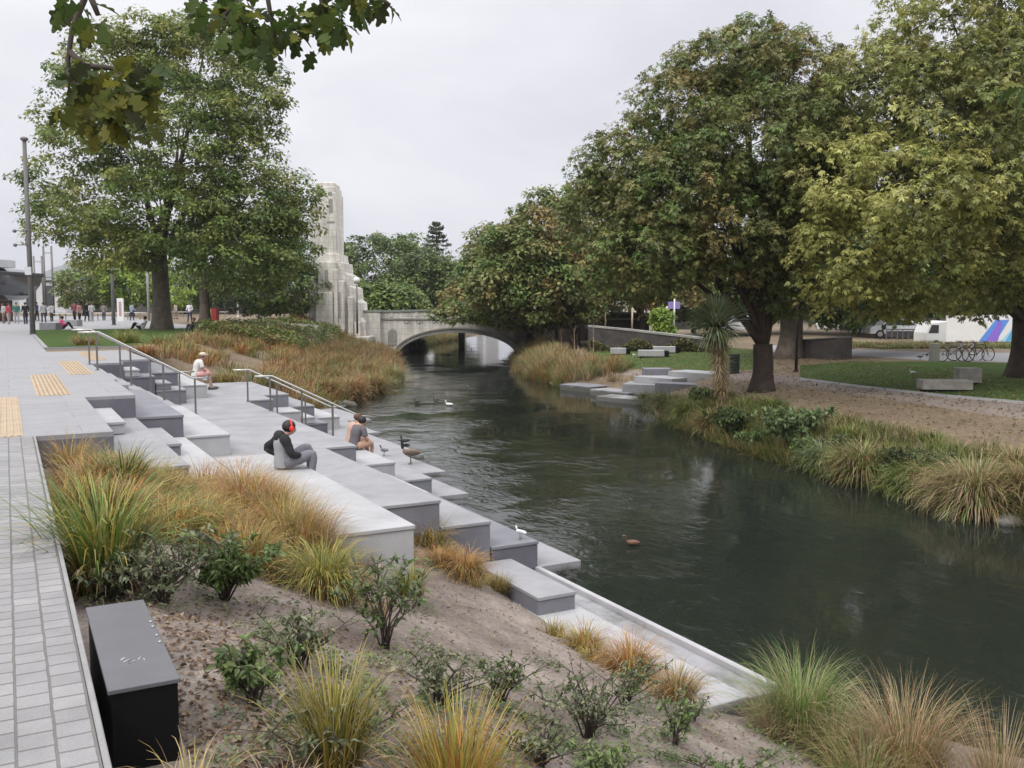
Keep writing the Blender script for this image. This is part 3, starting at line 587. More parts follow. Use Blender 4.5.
# lowest walkway with raised lip
b = MB(); b.box(5.88, 6.62, 7.02, 12.04, -2.75, -2.44); o = b.build('lower_walkway', M['granite_light'], ter, bevel=.01); o.location = (-1.14, -12.05, 0)
b = MB(); b.box(6.625, 6.93, 7.02, 12.04, -2.75, -2.462); o = b.build('walkway_channel', GM, ter, bevel=.006); o.location = (-1.14, -12.05, 0)
b = MB(); b.box(6.935, 7.02, 7.02, 12.04, -3.3, -2.385); o = b.build('walkway_kerb', M['granite_light'], ter, bevel=.01); o.location = (-1.14, -12.05, 0)
block(5.92, 6.52, 10.2, 12.04, -2.2, GM, .265)
# handrails
def handrail(label, top, posts, rz=None):
    r = thing('handrail', label, 'handrail', (posts[0][0], posts[0][1], posts[0][2]))
    T = Matrix.Translation((-posts[0][0], -posts[0][1], -posts[0][2]))
    b = MB(); b.tube([T @ Vector(p) for p in top], .024, 8); b.build('rail', M['steel'], r)
    for (x, y, z0, z1) in posts:
        b = MB(); b.box(x-.022, x+.022, y-.012, y+.012, z0, z1); b.tube([(x, y, z0), (x, y, z0+.012)], .06, 10)
        b.bm.transform(T); b.build('post', M['steel_dark'], r)
def rail_for(label, v, u0, u1, z0, z1, n, e0=.45, e1=.45):
    top = [(u0-e0, v, z0+.92), (u0, v, z0+.92), (u1, v, z1+.92), (u1+e1, v, z1+.92)]
    posts = []
    for i in range(n):
        t = i/(n-1); u = u0-.05+(u1+.1-u0)*t
        zr = z0+.92+(z1-z0)*min(1, max(0, (u-u0)/(u1-u0)))
        step = (u1-u0)/9; k = math.floor((u-u0)/step)+1; zb = z0+(z1-z0)*min(9, max(0, k))/9
        posts.append((u, v, zb, zr-.02))
    handrail(label, top, posts)
rail_for('nearer steel handrail on the upper stairs', 24.5, 1.95, 4.1, 0, -1.2, 4)
rail_for('farther steel handrail on the upper stairs', 26.9, 1.95, 4.1, 0, -1.2, 4)
rail_for('nearer steel handrail on the lower stairs', 24.3, 6.05, 8.45, -1.2, -2.4, 4)
rail_for('farther steel handrail on the lower stairs', 26.9, 6.05, 8.45, -1.2, -2.4, 4)
# ------------------------------------------------------------------ utility box
bx = thing('utility_box', 'black box with flat grey lid standing in the planting bed beside the sett path', 'box', (.455, 4.72, 0))
b = MB(); b.box(-.135, .135, -.60, .60, -1.1, -.018); b.build('casing', M['black_stone'], bx, bevel=.004)
b = MB(); b.box(-.145, .145, -.61, .61, -.017, .004); b.build('lid', M['lid'], bx, bevel=.003)
for y in (-.12, -.02, .12, .2):
    b = MB(); b.tube([(.128, y, .002), (.128, y, .012)], .007, 8); b.build('screw', M['steel'], bx)
b = MB()
for k, pts in enumerate((((-.05, -.30), (-.02, -.28), (-.035, -.33), (-.005, -.31)), ((.01, -.30), (.03, -.27), (.035, -.32)), ((-.06, -.27), (-.04, -.25)))):
    b.tube([(x, y, .0055) for x, y in pts], .0022, 4)
b.build('chalk_mark', M['white_paint'], bx)
# ------------------------------------------------------------------ plants
def blades(n, h, rad, spread=.5, curl=1.0, w=.012, pal=None, seg=5, hv=.3, up=0.0, az=None):
    """curved tapered strips; returns V,F,C about the origin"""
    phi = rng.uniform(0, 2*PI, n) if az is None else az
    L = h*rng.uniform(1-hv, 1+hv*.5, n); th0 = np.abs(rng.normal(0, spread*.55, n))+.04; kap = curl*rng.uniform(.5, 1.5, n)
    r0 = rad*np.sqrt(rng.random(n)); p = np.stack([r0*np.cos(phi+rng.normal(0, .5, n)), r0*np.sin(phi+rng.normal(0, .5, n)), np.full(n, -.02)], 1)
    side = np.stack([-np.sin(phi), np.cos(phi), np.zeros(n)], 1); tw = rng.normal(0, .5, n)
    rows = []; cols = []
    pal = np.array(pal); pw = pal[rng.integers(0, len(pal), n)]*rng.uniform(.75, 1.25, (n, 1))
    pos = p.copy(); ds = L/seg
    for i in range(seg+1):
        t = i/seg; th = th0+kap*t*t*1.3
        ww = w*(1-.9*t**1.6)*(.7+.3*min(1, t*4))*.5
        sd = side*np.cos(tw*t)[:, None]+np.array([0, 0, 1])*np.sin(tw*t)[:, None]*.6
        rows.append(pos-sd*ww); rows.append(pos+sd*ww); cc = pw*(.8+.35*t); cols += [cc, cc]
        d = np.stack([np.sin(th)*np.cos(phi), np.sin(th)*np.sin(phi), np.cos(th)], 1); pos = pos+d*ds[:, None]
    Vv = np.stack(rows, 1).reshape(-1, 3); Cc = np.stack(cols, 1).reshape(-1, 3)
    k = 2*(seg+1); base = (np.arange(n)*k)[:, None]
    F = np.concatenate([base+np.array([[2*i, 2*i+1, 2*i+3, 2*i+2]]) for i in range(seg)], 0)
    return Vv, F, np.clip(Cc, 0, 1)
class Acc:
    def __init__(s): s.V = []; s.F = []; s.C = []; s.n = 0
    def add(s, V, F, C, off=(0, 0, 0)):
        s.V.append(V+np.array(off)); s.F.append(F+s.n); s.C.append(C); s.n += len(V)
    def build(s, name, m, parent=None):
        return npmesh(name, np.concatenate(s.V), np.concatenate(s.F), m, np.concatenate(s.C), parent=parent)
PAL = dict(
 green=[(.10, .17, .03), (.14, .21, .04), (.22, .25, .06), (.30, .28, .09), (.07, .13, .03)],
 yellow=[(.34, .27, .05), (.42, .33, .08), (.26, .25, .05), (.45, .36, .14), (.18, .18, .04)],
 orange=[(.40, .18, .05), (.46, .25, .07), (.36, .21, .055), (.28, .11, .04), (.44, .33, .10)],
 tan=[(.36, .25, .12), (.28, .18, .09), (.42, .31, .16), (.20, .13, .07), (.24, .23, .08)],
 olive=[(.16, .16, .05), (.22, .20, .06), (.11, .13, .04), (.28, .22, .09)],
 rust=[(.32, .14, .06), (.38, .20, .09), (.26, .12, .055), (.20, .18, .06), (.42, .27, .12)],
 sedge=[(.12, .22, .04), (.17, .28, .06), (.24, .30, .10), (.30, .30, .14), (.34, .28, .16)],
 dark=[(.05, .08, .025), (.08, .11, .03), (.04, .06, .02), (.12, .14, .05)],
 blue=[(.24, .30, .20), (.30, .36, .25), (.18, .24, .15)],
 pale=[(.45, .36, .24), (.52, .43, .30), (.36, .28, .18)])
def pal(*ks):
    r = []
    for k in ks: r += PAL[k]
    return r
def tussock(loc, h, n, pl, label, cat='grass tussock', name='grass_tussock', group=None, w=.010, spread=.6, curl=1.1, rad=.08, seg=6, hv=.35, dead=.0):
    a = Acc(); a.add(*blades(n, h, rad, spread, curl, w, pal(*pl), seg, hv))
    if dead: a.add(*blades(int(n*dead), h*.55, rad*1.3, 1.3, 1.6, w, pal('tan', 'pale'), 5, .4))
    o = a.build(name, M['blade']); o.location = loc; tag(o, label, cat, group); return o
def leaves(P, D, Nn, L, W, C, fold=.25):
    """one folded leaf (2 quads) per row: P base, D direction, Nn normal"""
    S = np.cross(D, Nn); S /= np.linalg.norm(S, axis=1, keepdims=True)+1e-9; Nn = np.cross(S, D)
    L = np.asarray(L)[:, None]; W = np.asarray(W)[:, None]
    mid = P+D*L*.5-Nn*W*fold*.5; tip = P+D*L-Nn*L*.12
    l = P+D*L*.45-S*W*.5+Nn*W*fold; r = P+D*L*.45+S*W*.5+Nn*W*fold
    Vv = np.stack([P, l, tip, r, mid], 1).reshape(-1, 3); b = (np.arange(len(P))*5)[:, None]
    F = np.concatenate([b+np.array([[0, 4, 2, 1]]), b+np.array([[0, 3, 2, 4]])], 0)
    return Vv, F, np.repeat(C, 5, 0)
def unit(a): return a/(np.linalg.norm(a, axis=-1, keepdims=True)+1e-9)
def shrub(loc, h, sp, nst, nlf, lf, pl, label, cat='shrub', name='shrub', group=None, droop=.2, stemr=.008, twiggy=False):
    root = thing(name, label, cat, loc, 0, group); b = MB(); tips = []
    for i in range(nst):
        a = random.uniform(0, 2*PI); t = random.uniform(.1, 1)*sp; hh = h*random.uniform(.55, 1)
        p = [Vector((random.uniform(-.03, .03), random.uniform(-.03, .03), -.03))]
        for k in range(1, 5):
            f = k/4; p.append(Vector((math.cos(a)*t*f**1.3+random.gauss(0, .015), math.sin(a)*t*f**1.3+random.gauss(0, .015), hh*f**.85)))
        b.tube(p, [stemr*(1-.8*k/4) for k in range(5)], 5); tips.append(p)
        for q in range(3):
            k = random.randint(1, 3); s0 = p[k]; a2 = random.uniform(0, 2*PI); l2 = h*random.uniform(.15, .4)
            e = s0+Vector((math.cos(a2)*l2*.8, math.sin(a2)*l2*.8, l2*random.uniform(.2, .8))); mdl = (s0+e)/2+Vector((0, 0, .02))
            b.tube([s0, mdl, e], [stemr*.5, stemr*.4, stemr*.2], 4); tips.append([s0, mdl, e])
    b.build('stem', M['twig'], root)
    P = np.zeros((nlf, 3)); D = np.zeros((nlf, 3))
    for i in range(nlf):
        p = random.choice(tips); f = random.uniform(.25, 1)**.6*(len(p)-1); k = min(int(f), len(p)-2); q = p[k].lerp(p[k+1], f-k)
        d = (p[k+1]-p[k]).normalized()*.5; P[i] = q; D[i] = (d.x, d.y, d.z)
    D = unit(D+rng.normal(0, .6, (nlf, 3))+np.array([0, 0, -droop])); Nn = unit(rng.normal(0, .4, (nlf, 3))+np.array([0, 0, 1]))
    L = lf*rng.uniform(.6, 1.25, nlf); pa = np.array(pl); C = pa[rng.integers(0, len(pa), nlf)]*rng.uniform(.7, 1.3, (nlf, 1))
    a = Acc(); a.add(*leaves(P, D, Nn, L, L*.42, C)); a.build('foliage', M['leaf'], root); return root
LG = [(.10, .16, .045), (.14, .20, .06), (.075, .12, .035), (.19, .23, .09)]
LGREY = [(.17, .20, .11), (.22, .24, .14), (.12, .15, .08), (.27, .25, .15), (.10, .12, .05)]
# near planting bed ------------------------------------------------
TS = [ # px,py,h,n,palettes,w,spread,curl,rad,label
 (105, 585, .85, 420, ('green', 'green', 'yellow'), .018, .55, .9, .16, 'large green strap leaved tussock beside the sett path'),
 (75, 520, .50, 300, ('yellow', 'olive', 'orange'), .009, .6, 1.0, .12, 'small yellow tussock at the path edge behind the large green one'),
 (72, 478, .55, 320, ('orange', 'yellow'), .008, .5, .9, .14, 'orange tussock against the plaza wall next to the path edge'),
 (125, 500, .60, 300, ('green', 'dark'), .015, .5, .8, .12, 'dark green tussock directly behind the large strap leaved one'),
 (160, 505, .60, 420, ('orange', 'yellow'), .008, .7, 1.2, .16, 'orange and yellow sedge right of the dark green tussock'),
 (205, 500, .62, 460, ('orange', 'rust'), .008, .7, 1.2, .18, 'rusty orange sedge in the middle of the upper sedge bank'),
 (235, 492, .62, 420, ('orange', 'tan', 'rust'), .008, .6, 1.1, .16, 'tall tan and rust sedge reaching up to the pale slab'),
 (170, 540, .50, 380, ('yellow', 'orange'), .009, .8, 1.3, .14, 'yellow sedge right of the large green tussock'),
 (265, 520, .58, 460, ('orange', 'tan'), .008, .7, 1.2, .18, 'pale orange sedge below the pale slab left end'),
 (300, 530, .52, 420, ('rust', 'orange'), .008, .7, 1.2, .16, 'rust brown sedge right of the pale orange one'),
 (335, 540, .50, 360, ('orange', 'tan'), .008, .7, 1.2, .14, 'faded orange sedge against the middle of the pale slab'),
 (250, 555, .45, 340, ('yellow', 'tan'), .009, .8, 1.3, .14, 'straw coloured sedge above the leafy green shrub'),
 (322, 592, .60, 520, ('yellow', 'yellow', 'green'), .011, .8, 1.5, .14, 'bright yellow drooping tussock in the centre of the sedge bank'),
 (372, 560, .55, 300, ('green', 'olive'), .012, .5, .8, .12, 'green upright tussock below the end of the pale slab'),
 (350, 575, .42, 320, ('rust', 'orange'), .008, .8, 1.4, .14, 'rusty mound between the yellow drooping tussock and the green upright one'),
 (410, 597, .40, 300, ('yellow', 'green'), .010, .5, .8, .08, 'small neat yellow green tussock in front of the pale slab end'),
 (390, 545, .40, 240, ('tan', 'orange'), .008, .7, 1.2, .12, 'low tan sedge leaning on the pale slab end'),
 (428, 545, .50, 420, ('olive', 'orange', 'yellow'), .010, .8, 1.4, .16, 'olive and orange tussock at the landing front face'),
 (465, 575, .46, 480, ('orange', 'tan', 'orange'), .009, .9, 1.7, .14, 'round drooping orange tussock beside the lower walkway'),
 (440, 565, .34, 300, ('orange', 'rust'), .008, .8, 1.3, .14, 'low rusty sedge left of the round orange tussock'),
 (500, 592, .34, 160, ('olive', 'tan'), .007, .5, .8, .08, 'thin wispy olive tuft right of the round orange tussock'),
 (530, 608, .28, 220, ('yellow', 'orange'), .009, .9, 1.4, .08, 'small yellow tuft at the low grey block'),
 (585, 652, .42, 380, ('orange', 'yellow'), .008, .8, 1.4, .10, 'pale yellow tuft at the near edge of the lower walkway'),
 (630, 676, .55, 640, ('orange', 'pale', 'orange'), .009, .9, 1.6, .13, 'bleached orange tussock spilling on the lower walkway'),
 (676, 702, .44, 460, ('tan', 'olive', 'orange'), .008, .9, 1.4, .12, 'brown and olive tuft near the corner of the lower walkway'),
 (335, 768, .50, 300, ('yellow', 'yellow', 'olive'), .010, .38, .5, .08, 'upright yellow tussock left of centre at the front of the bed'),
 (458, 815, .52, 400, ('yellow', 'orange', 'yellow'), .011, .40, .45, .12, 'big golden upright tussock at the very front of the bed'),
 (190, 805, .27, 70, ('tan', 'yellow'), .007, .9, .9, .08, 'sparse straw tuft in front of the black box'),
 (285, 810, .24, 60, ('pale', 'tan'), .007, 1.0, 1.0, .08, 'thin bleached tuft right of the black box at the photo bottom'),
]
for x, y, h, n, pl, w, s, c, r, lb in TS:
    p = ats(x, y); tussock(tuple(p), h*1.0, int(n*1.35), pl, lb, w=w, spread=s*1.2, curl=c*1.3, rad=r*1.15, dead=.45, hv=.5)
SH = [
 (225, 600, .50, .38, 12, 620, .075, LG, 'broad leaved green shrub under the straw coloured sedge'),
 (165, 605, .48, .40, 12, 520, .055, LGREY, 'grey green twiggy shrub behind the black box'),
 (115, 600, .30, .30, 8, 260, .06, LGREY, 'low grey leaved shrub between the path and the large green tussock'),
 (385, 648, .62, .30, 9, 300, .065, LG+LGREY, 'open thin stemmed shrub in the middle of the bare soil'),
 (300, 668, .34, .32, 9, 260, .055, LGREY, 'low sprawling grey shrub left of the thin stemmed one'),
 (255, 705, .30, .22, 7, 200, .07, LG, 'small drooping leafy shrub right of the black box'),
 (330, 768, .30, .30, 8, 300, .05, LGREY, 'matted grey shrub round the foot of the upright yellow tussock'),
 (440, 705, .34, .34, 10, 340, .045, LGREY, 'fine leaved grey green shrub behind the golden tussock'),
 (500, 700, .30, .34, 10, 320, .045, LG+LGREY, 'fine leaved shrub right of the golden tussock'),
 (588, 738, .42, .34, 12, 560, .045, LGREY, 'bushy dark stemmed shrub right of centre near the photo bottom'),
 (625, 705, .34, .30, 10, 360, .045, LG+LGREY, 'green shrub in front of the bleached orange tussock'),
 (675, 745, .36, .16, 4, 90, .06, LG, 'single stemmed young plant with few leaves near the walkway corner'),
 (605, 785, .20, .24, 9, 260, .06, [(.16, .22, .07), (.2, .26, .1)], 'low bright green leafy plant at the photo bottom'),
 (730, 790, .22, .35, 9, 300, .05, LG, 'low dark green mat plant at the bottom right of the bed'),
 (690, 720, .22, .22, 7, 180, .045, LGREY, 'small grey shrub below the walkway corner'),
 (540, 765, .26, .26, 8, 240, .05, LGREY, 'low grey shrub between the golden tussock and the bushy one'),
]
for x, y, h, sp, ns, nl, lf, pl, lb in SH:
    p = ats(x, y); shrub(tuple(p), h*1.15, sp*1.5, int(ns*1.8), int(nl*2.1), lf*.95, pl, lb)
# the dense sedge bed between the path and the pale slab
random.seed(21); spots = []; hs = []; 
a = Acc()
for i in range(135):
    u = random.uniform(.55, 2.72); v = random.uniform(8.0, 12.0)
    if u < 1.2 and v < 9: continue
    if v < 8.6 and random.random() < .5: continue
    kk = random.choice([('orange', 'rust'), ('orange', 'tan'), ('orange', 'yellow'), ('yellow', 'olive'), ('rust', 'olive'), ('orange', 'pale'), ('orange', 'orange'), ('yellow', 'green'), ('olive', 'orange')])
    a.add(*blades(230, random.uniform(.36, .56), .14, .95, 1.6, .0085, pal(*kk), 5, .4), off=(u, v, sz(u, v)))
for i in range(34):
    u = random.uniform(2.3, 2.76); v = random.uniform(8.9, 11.95)
    a.add(*blades(230, random.uniform(.60, .78), .12, .7, 1.2, .0085, pal(*random.choice([('orange', 'rust'), ('orange', 'tan'), ('olive', 'orange'), ('yellow', 'green'), ('rust', 'pale')])), 6, .45), off=(u, v, sz(u, v)))
for i in range(46):
    u, v = random.choice([(random.uniform(4.0, 5.5), random.uniform(10.6, 11.95)), (random.uniform(5.2, 5.85), random.uniform(8, 12)), (random.uniform(2.0, 2.9), random.uniform(7.6, 9.2))])
    a.add(*blades(110, random.uniform(.22, .38), .10, .9, 1.5, .008, pal(*random.choice([('orange', 'tan'), ('olive', 'orange'), ('yellow', 'tan')])), 5, .4), off=(u, v, sz(u, v)))
tag(a.build('sedge_bed', M['blade']), 'dense orange and rust sedge filling the bed beside the pale slab', 'sedge', kind='stuff')
# tall sedges at the lower right
for x, y, h, n, pl, w, s, c, r, lb in (
 (800, 722, .85, 1100, ('sedge', 'sedge', 'green'), .007, .75, 1.2, .20, 'large bright green sedge at the river end of the walkway'),
 (775, 725, .55, 420, ('tan', 'pale'), .006, .7, 1.1, .16, 'dead tan tuft at the foot of the large green sedge'),
 (835, 745, .62, 800, ('sedge', 'olive', 'tan'), .007, .8, 1.3, .2, 'olive sedge in front of the large green one'),
 (905, 765, .95, 1300, ('rust', 'tan', 'olive', 'pale'), .006, .75, 1.2, .22, 'big brown feathery sedge near the bottom right corner'),
 (865, 790, .60, 600, ('olive', 'sedge', 'tan'), .006, .9, 1.3, .2, 'low olive sedge under the brown feathery one'),
 (1000, 800, .85, 420, ('pale', 'tan'), .008, .35, .45, .12, 'tall bleached seed stalks at the right edge of the photo'),
 (960, 810, .60, 420, ('rust', 'tan'), .006, .8, 1.1, .16, 'brown tuft left of the bleached seed stalks')):
    p = at(x, y, -2.5); p.z = min(sz(p.x, p.y), -2.35) if p.x < 8.6 else -2.6; tussock(tuple(p), h, n, pl, lb, w=w, spread=s, curl=c, rad=r, seg=7, hv=.45)
# low weeds and sprigs between the plants
def sprigs(name, label, spots):
    P = []; D = []; L = []; C = []
    for (x, y) in spots:
        q = ats(x, y); R0 = random.uniform(.05, .13); col = np.array(random.choice(LG+LGREY))
        for k in range(random.randint(26, 60)):
            r_ = R0*math.sqrt(random.random()); a_ = random.uniform(0, 6.283); zz2 = random.uniform(.01, .11)*(1-r_/R0*.6)
            P.append((q.x+r_*math.cos(a_), q.y+r_*math.sin(a_), sz(q.x+r_*math.cos(a_), q.y+r_*math.sin(a_))+zz2)); D.append((math.cos(a_)+random.gauss(0, .4), math.sin(a_)+random.gauss(0, .4), random.uniform(-.1, .9))); L.append(random.uniform(.018, .045)); C.append(col*random.uniform(.7, 1.3))
    P = np.array(P); a = Acc(); L = np.array(L); a.add(*leaves(P, unit(np.array(D)), unit(rng.normal(0, .4, (len(P), 3))+np.array([0, 0, 1])), L, L*.45, np.array(C))); tag(a.build(name, M['leaf']), label, 'ground cover', kind='stuff')
sp_ = [(random.uniform(225, 560), random.uniform(655, 766)) for i in range(120)]+[(random.uniform(560, 800), random.uniform(695, 767)) for i in range(90)]+[(random.uniform(85, 240), random.uniform(575, 610)) for i in range(30)]+[(random.uniform(240, 430), random.uniform(600, 660)) for i in range(22)]
sprigs('ground_cover', 'low leafy weeds and sprigs scattered over the front of the planting bed', sp_)
# leaf litter and small stones
n = 8000; uu = np.concatenate([rng.uniform(.4, 7.5, n//2), np.abs(rng.normal(0, .9, n//2))+.6]); vv = np.concatenate([rng.uniform(2.2, 12, n//2), rng.normal(4.6, 1.2, n//2)]); vv = np.clip(vv, 1, 12)
k = ~((uu > 5.8) & (vv > 6.9)) & ~((uu < .62) & (vv > 4.0) & (vv < 5.4)); uu = uu[k]; vv = vv[k]; n = len(uu)
P = np.stack([uu, vv, soilz(uu, vv)+.008], 1); D = unit(rng.normal(0, 1, (n, 3))*np.array([1, 1, .25])); Nn = unit(rng.normal(0, .35, (n, 3))+np.array([0, 0, 1])); L = rng.uniform(.015, .05, n)
C = np.array([(.22, .14, .08), (.30, .2, .12), (.14, .08, .05), (.38, .3, .2), (.10, .07, .05)])[rng.integers(0, 5, n)]
a = Acc(); a.add(*leaves(P, D, Nn, L, L*.6, C)); tag(a.build('leaf_litter', M['leaf']), 'fallen brown leaves scattered over the planting bed soil', 'leaf litter', kind='stuff')
n = 4200; uu = rng.uniform(.4, 5.8, n); vv = rng.uniform(2.5, 12, n); a = Acc(); zz_ = soilz(uu, vv)
oct_ = np.array([(1, 0, 0), (0, 1, 0), (-1, 0, 0), (0, -1, 0), (0, 0, .7), (0, 0, -.7)], float); fo = np.array([(0, 1, 4, 4), (1, 2, 4, 4), (2, 3, 4, 4), (3, 0, 4, 4)])
V_s = []; F_s = []
for i in range(n):
    s = random.uniform(.004, .012)*(2.2 if random.random() < .12 else 1); V_s.append(oct_*s*rng.uniform(.6, 1.3, (6, 1))+np.array([uu[i], vv[i], zz_[i]+s*.3]))
Vv = np.concatenate(V_s); F3 = np.concatenate([np.array([(0, 1, 4), (1, 2, 4), (2, 3, 4), (3, 0, 4)])+6*i for i in range(n)])
tag(npmesh('soil_crumbs', Vv, F3, M['crumb']), 'small stones and soil crumbs on the planting bed', 'stones', kind='stuff')
# ------------------------------------------------------------------ trees
def leafcloud(P, out, L, C, palm):
    """P leaf points; out = outward dirs; palm = number of leaflets"""
    n = len(P); Vs = []; Fs = []; Cs = []; a = Acc()
    Nn = unit(out*.5+np.array([0, 0, .8])+rng.normal(0, .35, (n, 3)))
    D0 = unit(np.cross(Nn, rng.normal(0, 1, (n, 3)))); D0 = unit(D0+out*.7+np.array([0, 0, -.35])); S0 = unit(np.cross(D0, Nn)); 
    for k in range(palm):
        an = (k-(palm-1)/2)*(.75 if palm > 1 else 0)
        D = unit(D0*math.cos(an)+S0*math.sin(an)-np.array([0, 0, 1.])*(rng.uniform(.0, .7, (n, 1)) if palm > 1 else .18)+(rng.normal(0, .13, (n, 3)) if palm > 1 else 0)); ll = L*(1-.12*abs(k-(palm-1)/2))
        S = unit(np.cross(D, Nn)); l = ll[:, None]; w = l*(.34 if palm > 1 else .62)
        mid = P+D*l*.58
        Vv = np.stack([P, mid-S*w*.5, P+D*l-np.array([0, 0, 1])*l*.12, mid+S*w*.5], 1).reshape(-1, 3); b_ = (np.arange(n)*4)[:, None]
        a.add(Vv, b_+np.array([[0, 3, 2, 1]]), np.repeat(C, 4, 0))
    return a
def tree(name, label, base, trunk_r, fork_h, lobes, nclump, nleaf, lsize, palette, bark, palm=1, clump_r=.6, group=None, cat='tree', limbs=None, shell=.62, patch=None, extra=None, under=.5, ptrunk=None, nlimb=None, flat=.62, bright=1.65):
    """lobes: (px,py,rx_px,ry_px,dF) silhouettes placed at the tree's real depth"""
    root = thing(name, label, cat, tuple(base), 0, group); F0 = depth(base); B = Vector(base)
    Ls = []
    for (px, py, rx, ry, dF) in lobes:
        F = F0+dF; c = atF(px, py, F); s = F/FPX; Ls.append((np.array(c), rx*s, ry*s))
    # trunk and limbs
    b = MB(); fk = B+Vector((0, 0, fork_h)) if ptrunk is None else Vector(ptrunk)
    n = 8; pts = []
    for i in range(n+1):
        t = i/n; p = B.lerp(fk, t)+Vector((math.sin(t*5)*.04, math.cos(t*4)*.04, 0))*trunk_r*2; pts.append((p-B-(Vector((0, 0, .25)) if i == 0 else Vector((0, 0, 0)))))
    b.tube(pts, [trunk_r*(1.55 if i == 0 else 1.18 if i == 1 else 1.04 if i == 2 else 1-.12*i/n) for i in range(n+1)], 14); b.build('trunk', M[bark], root)
    order = sorted(range(len(Ls)), key=lambda i: -Ls[i][1])[:nlimb or 9]
    for i in order:
        c = Vector(Ls[i][0]); lb = MB(); st = fk-Vector((0, 0, random.uniform(0, .25)*fork_h)); h = c-st; mid = st+Vector((h.x*.45, h.y*.45, h.z*.45+abs(h.length)*.04)); rr = trunk_r*random.uniform(.38, .55)
        p0 = [st-B, (st.lerp(mid, .5)+Vector((random.gauss(0, .1), random.gauss(0, .1), .1)))-B, mid-B, mid.lerp(c, .6)-B+Vector((random.gauss(0, .2), random.gauss(0, .2), 0)), c-B+Vector((0, 0, Ls[i][2]*.3))]
        lb.tube(p0, [rr, rr*.75, rr*.55, rr*.35, rr*.12], 8)
        for q in range(7):
            k = random.choice((2, 2, 3, 3, 4)); s0 = Vector(p0[k]); d = Vector((random.gauss(0, 1), random.gauss(0, 1), random.gauss(.3, .6))).normalized()*Ls[i][1]*random.uniform(.35, .62)
            lb.tube([s0, s0+d*.5+Vector((0, 0, .1)), s0+d], [rr*.28, rr*.18, rr*.05], 5)
        lb.build('limb', M[bark], root)
    # leaf clumps
    area = np.array([l[1]*l[2] for l in Ls]); cnt = np.maximum(3, (nclump*area/area.sum()).astype(int)); CP = []; CO = []
    for (c, rx, rz), m_ in zip(Ls, cnt):
        d = unit(rng.normal(0, 1, (m_, 3))); rr = rng.uniform(shell, 1.03, (m_, 1)); d2 = d*np.array([rx, rx, rz])
        keep = ~((d[:, 2] < -.25) & (rng.random(m_) > under)); CP.append((c+d2*rr)[keep]); CO.append(d[keep])
    CP = np.concatenate(CP); CO = np.concatenate(CO)
    keep = np.ones(len(CP), bool)
    for (c, rx, rz) in Ls:
        q = (CP-c)/np.array([rx, rx, rz]); keep &= (np.linalg.norm(q, axis=1) > shell*.85)
    CP = CP[keep]; CO = CO[keep]; m_ = len(CP)
    pa = np.array(palette); base_c = pa[rng.integers(0, len(pa), m_)]
    if patch is not None:
        s1 = vnoise(CP[:, 0]*1.3+CP[:, 2]*.9, CP[:, 1]+CP[:, 2]*.6, .45, 5)*2+rng.normal(0, .22, m_); f = np.clip(s1*1.6+patch[1], 0, 1)[:, None]; base_c = base_c*(1-f)+np.array(patch[0])*f
    cr = clump_r*rng.uniform(.5, 1.25, m_)
    idx = np.repeat(np.arange(m_), nleaf); d = unit(rng.normal(0, 1, (len(idx), 3))+CO[idx]*.55+np.array([0, 0, .35])); rad = rng.random((len(idx), 1))**.45
    P = CP[idx]+d*rad*cr[idx][:, None]*np.array([1, 1, flat]); P[:, 2] -= .18*(np.linalg.norm((P-CP[idx])[:, :2], axis=1))
    C = base_c[idx]*rng.uniform(.68, 1.34, (len(idx), 1)); L = lsize*rng.uniform(.5, 1.35, len(idx))
    P = P-np.array(B); a = leafcloud(P, d, L, np.clip(C*bright, 0, 1), palm); a.build('crown', M['leaf'], root)
    return root
GREEN = [(.085, .125, .032), (.10, .145, .038), (.065, .10, .028), (.125, .16, .045), (.11, .13, .04)]
OLIVE = [(.12, .13, .042), (.145, .15, .05), (.09, .10, .036), (.17, .16, .06), (.13, .145, .05)]
DARK = [(.045, .065, .025), (.06, .085, .03), (.04, .055, .022), (.075, .095, .036)]
YEL = [(.16, .22, .035), (.20, .26, .045), (.12, .18, .03)]
# left plane tree
tree('plane_tree', 'big spreading green tree with thick grey trunk on the left lawn', atg(162, 331), .52, 5.0,
 [(118, 75, 62, 48, 0), (205, 60, 62, 42, 1), (255, 88, 36, 30, 0), (160, 35, 38, 22, 1), (76, 145, 44, 44, -1), (180, 140, 80, 60, -2), (235, 130, 45, 35, 0), (258, 195, 62, 42, -1), (70, 215, 44, 32, 0), (160, 215, 90, 52, -2.5), (240, 240, 66, 46, -2), (110, 245, 45, 25, -1), (278, 250, 36, 42, 0), (284, 215, 28, 30, 0), (38, 182, 16, 20, 0)],
 1550, 76, .225, GREEN+[(.12, .155, .04), (.14, .165, .045)], 'bark_grey', 1, .95, under=.8, patch=((.17, .17, .045), .0), flat=.42, bright=1.6, shell=.45)
tree('shade_tree', 'green tree with slimmer grey trunk behind and right of the big lawn tree', atg(205, 324), .42, 3.4,
 [(230, 255, 50, 35, 2), (265, 275, 50, 35, 0), (205, 262, 40, 26, 0), (290, 285, 34, 30, 0), (250, 235, 60, 30, 3)], 700, 40, .30, DARK+GREEN, 'bark_grey', 1, .8, under=.8)
shr = atg(292, 322)
tree('evergreen_bush', 'dark purplish evergreen bush hanging over the low white wall', shr, .18, 1.2, [(290, 292, 34, 22, 0), (262, 300, 28, 16, 0), (310, 300, 20, 16, 0), (240, 304, 18, 10, 0), (300, 278, 22, 18, 1)], 420, 50, .17, [(.06, .06, .04), (.085, .075, .055), (.045, .05, .03)], 'bark', 1, .5, under=.9)
